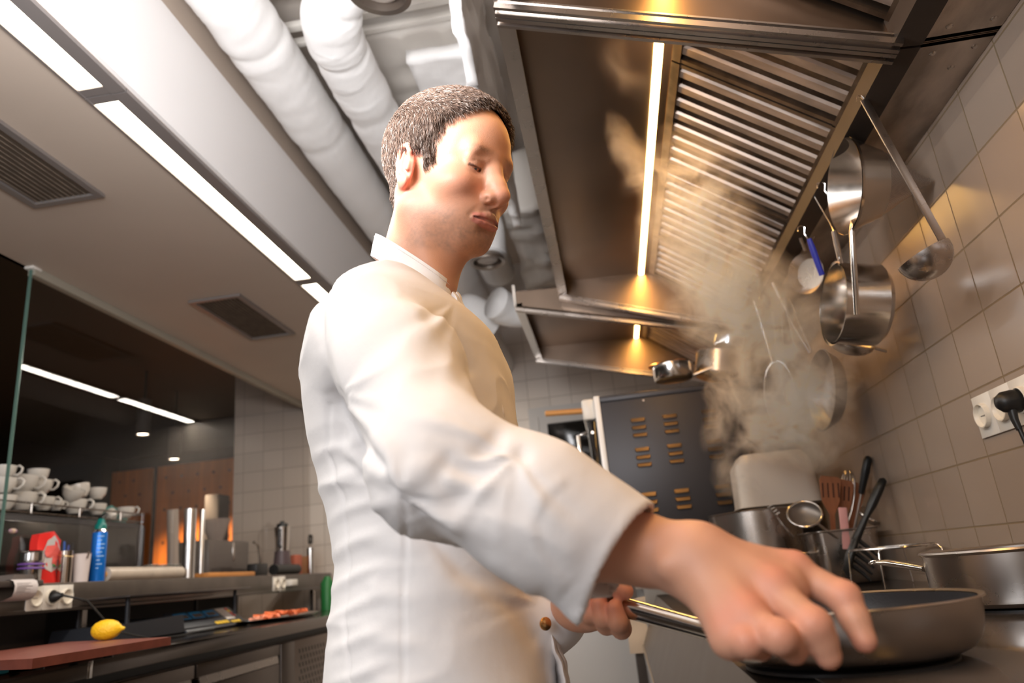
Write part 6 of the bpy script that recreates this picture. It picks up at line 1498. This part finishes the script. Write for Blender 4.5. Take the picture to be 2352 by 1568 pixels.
# tray of salmon ------------------------------------------------------
ta, tb = P(565, 1408, x=-1.66)[1], P(716, 1395, x=-1.66)[1]
tcx = -1.66
t = thing('metal_tray', 'oval metal tray with sliced salmon behind the scale', 'tray', (tcx, (ta + tb) / 2, ZW))
cyt = (ta + tb) / 2; ra_, rb_ = .13, (tb - ta) / 2
obj('dish', MB().lathe([(0, .002), (.80, .002), (.88, .006), (1.0, .018), (1.0, .0195), (.86, .0085), (.78, .005), (0, .005)], (tcx, cyt, ZW), R=np.diag((ra_, rb_, 1.)), seg=56), 'steel_bright', t, ang=50)
sal0 = None; rr0 = random.Random(3)
salm = [pm('salmon_flesh', (.80, .17, .06), .35, var=.35, vscale=60, stretch=(1, 3, 1)), pm('pale_salmon_flesh', (.78, .33, .22), .35, var=.3, vscale=50)]
for i in range(16):
    a = i * 2.4; rr_ = .82 * math.sqrt((i + .5) / 16); x_ = tcx + ra_ * rr_ * math.cos(a) * .8; y_ = cyt + rb_ * rr_ * math.sin(a) * .82
    if i < 2:
        mb = MB(); vs = []; n_a, n_b = 10, 5
        for k in range(n_a + 1):
            for j in range(n_b + 1):
                u, v = k / n_a - .5, j / n_b - .5; vs.append((u * .085, v * .038 * (1 - u * u * 1.6), .008 * math.sin(u * 9 + v * 5) + .004))
        ff = [(k * (n_b + 1) + j, (k + 1) * (n_b + 1) + j, (k + 1) * (n_b + 1) + j + 1, k * (n_b + 1) + j + 1) for k in range(n_a) for j in range(n_b)]
        v2 = [(a_, b_, c_ - .004) for a_, b_, c_ in vs]; N2 = len(vs)
        o = obj('salmon_slice', mb.add(vs + v2, ff + [tuple(q + N2 for q in f_[::-1]) for f_ in ff]), salm[i], ang=180, local=True)
        if i == 0: sl0 = o
        else: sl1 = o
    else:
        o = (sl0 if i % 3 else sl1).copy(); C.objects.link(o)
    Rm = rotm('Z', rr0.uniform(0, 6.28)) @ rotm('X', rr0.uniform(-.25, .25)); o.matrix_basis = place(Rm, (x_, y_, ZW + .016 + .016 * (1 - rr_) + .003 * (i % 3)))
    tag(o, 'thin orange salmon slice heaped on the metal tray', 'salmon', 'salmon slices on the tray')
# chopping board and lemon ---------------------------------------------
A1 = P(393, 1466, x=-1.30); zbt = ZW + .035
c1 = P(393, 1462, z=zbt); c2_ = P(0, 1522, z=zbt); c3_ = P(190, 1474, z=zbt)
by1 = c1[1]; bx1 = c1[0]
bx_front = P(0, 1515, z=zbt)[0]
t = thing('chopping_board', 'reddish brown plastic chopping board carrying the lemon', 'chopping board', (bx1 - .1, by1 - .2, ZW))
pA = c1; pB = P(75, 1512, z=zbt); pC = P(-60, 1510, z=zbt); pD = P(150, 1474, z=zbt)
bd = np.array([pA, pB, P(-60, 1519, z=zbt), P(-60, 1502, z=zbt), pD]); 
out = [(p_[0], p_[1]) for p_ in bd]
bmx = MB().prism(out, np.eye(3), (0, 0, zbt - .0), -.020, 0)
obj('board', bmx, pm('brown_red_board', (.19, .055, .038), .4, var=.12, vscale=30), t, ang=30)
ctr_ = np.mean(np.array(out), 0)
for k, p_ in enumerate(out[:2] + out[3:]):
    q_ = np.array(p_) * .5 + ctr_ * .5; obj('foot', MB().lathe([(0, 0), (.012, 0), (.012, zbt - .020 - ZW), (0, zbt - .020 - ZW)], (q_[0], q_[1], ZW), seg=12), 'black', t)
lz = zbt + .029; lc_ = P(245, 1446, z=lz)
t = thing('lemon', 'bright yellow lemon lying on the brown chopping board', 'lemon', (lc_[0], lc_[1], zbt))
dl_ = P(290, 1445, z=lz) - lc_; dl_ = np.array((.52, .85, 0.)); dl_ = RC.T @ np.array((1, -.02, .1)); dl_[2] = 0; dl_ /= np.linalg.norm(dl_)
prof = [(0, -.040), (.006, -.0395), (.014, -.036), (.022, -.028), (.0275, -.014), (.029, 0), (.027, .014), (.021, .027), (.012, .036), (.0065, .040), (.0055, .044), (.003, .048), (0, .049)]
obj('fruit', MB().lathe([(r * 1.0, z * 1.06) for r, z in prof], lc_, R=frame(dl_), seg=40), pm('lemon_peel', (.90, .52, .015), .38, bump=.35, bscale=170, var=.05, vscale=20), t, ang=180)
obj('stem_tip', MB().ball(lc_ + dl_ * .0505, (.0028, .0028, .0025)), pm('green_brown_tip', (.20, .20, .05), .6), t)
o = obj('black_cable_coil', MB().tube([(-1.66, 1.62, ZW + .02), (-1.60, 1.70, ZW + .03), (-1.58, 1.76, ZW + .035), (-1.62, 1.78, ZW + .028), (-1.7, 1.70, ZW + .02)], .007, seg=8), 'black'); tag(o, 'short black hose at the left picture edge above the board', 'hose')
o = obj('blue_cloth', MB().box(-1.46, -1.405, P(-30, 1538, x=XC)[1], P(27, 1538, x=XC)[1], ZW + .001, ZW + .012, bev=.004), pm('cyan_cloth', (.02, .28, .40), .7)); tag(o, 'bright blue cloth under the chopping board edge', 'cloth')
# ------------------------------------------------------------------ steam rising from the pots
def _p(px, py, y): return tuple(P(px, py, y=y))
STEAM = [(_p(1800, 990, 2.30), (.17, .22, .11), 3.0), (_p(1850, 900, 2.15), (.16, .22, .13), 2.3), (_p(1700, 870, 2.20), (.12, .2, .13), 1.6),
 (_p(1800, 790, 2.05), (.15, .22, .13), 1.8), (_p(1640, 960, 2.35), (.08, .15, .11), 1.2), (_p(1700, 680, 1.95), (.18, .24, .17), 2.2),
 (_p(1620, 560, 1.80), (.17, .22, .17), 1.7), (_p(1560, 430, 1.65), (.13, .18, .15), 1.3), (_p(1445, 370, 1.62), (.055, .15, .11), .6), (_p(1450, 130, 1.35), (.05, .08, .07), .25), (_p(1690, 1090, 2.45), (.07, .12, .10), 1.0)]
STEAM_GAIN = 58.
sm = bpy.data.materials.new('steam'); sm.use_nodes = True; nt = sm.node_tree; nt.nodes.clear()
out = nt.nodes.new('ShaderNodeOutputMaterial'); vol = nt.nodes.new('ShaderNodeVolumePrincipled'); nt.links.new(vol.outputs[0], out.inputs['Volume'])
vol.inputs['Color'].default_value = (1, .85, .70, 1); vol.inputs['Anisotropy'].default_value = .25; vol.inputs['Absorption Color'].default_value = (1, 1, 1, 1)  # white steam tinted: the orange lamp light is put into its colour
tc = nt.nodes.new('ShaderNodeTexCoord')
def N(t, **k):
    n = nt.nodes.new(t)
    for a, b in k.items(): setattr(n, a, b)
    return n
def math_(op, a, b=None, clamp=False):
    m = N('ShaderNodeMath', operation=op); m.use_clamp = clamp
    for i, s in enumerate((a, b)):
        if s is None: continue
        if isinstance(s, (int, float)): m.inputs[i].default_value = s
        else: nt.links.new(s, m.inputs[i])
    return m.outputs[0]
# swirling coordinates
n1 = N('ShaderNodeTexNoise'); n1.inputs['Scale'].default_value = 5; n1.inputs['Detail'].default_value = 2
nt.links.new(tc.outputs['Object'], n1.inputs['Vector'])
vm = N('ShaderNodeVectorMath', operation='MULTIPLY_ADD'); vm.inputs[1].default_value = (.22, .22, .22)
nt.links.new(n1.outputs['Color'], vm.inputs[0]); nt.links.new(tc.outputs['Object'], vm.inputs[2])
n2 = N('ShaderNodeTexNoise'); n2.inputs['Scale'].default_value = 13; n2.inputs['Detail'].default_value = 5; n2.inputs['Roughness'].default_value = .58; n2.inputs['Distortion'].default_value = 1.1
nt.links.new(vm.outputs[0], n2.inputs['Vector'])
field = None
for (c_, r_, amp) in STEAM:
    s = N('ShaderNodeVectorMath', operation='SUBTRACT'); nt.links.new(vm.outputs[0], s.inputs[0]); s.inputs[1].default_value = (c_[0] + .11, c_[1] + .11, c_[2] + Z0 + .11)
    d = N('ShaderNodeVectorMath', operation='DIVIDE'); nt.links.new(s.outputs[0], d.inputs[0]); d.inputs[1].default_value = r_
    l = N('ShaderNodeVectorMath', operation='LENGTH'); nt.links.new(d.outputs[0], l.inputs[0])
    q = math_('MULTIPLY', math_('SUBTRACT', 1.0, l.outputs['Value'], True), amp)
    field = q if field is None else math_('ADD', field, q)
th = math_('SUBTRACT', n2.outputs[0], .40, True)
den = math_('MULTIPLY', math_('MULTIPLY', field, th, ), 1.)
den = math_('MULTIPLY', den, STEAM_GAIN)
nt.links.new(den, vol.inputs['Density'])

sm.cycles.volume_step_rate = 1.2
M['steam'] = sm
st = obj('steam', MB().box(.03, .785, 1.21, 2.93, -.10, 1.10), 'steam', smooth=False)
tag(st, 'swirling cloud of steam rising from the pots into the hood', 'steam', kind='stuff')
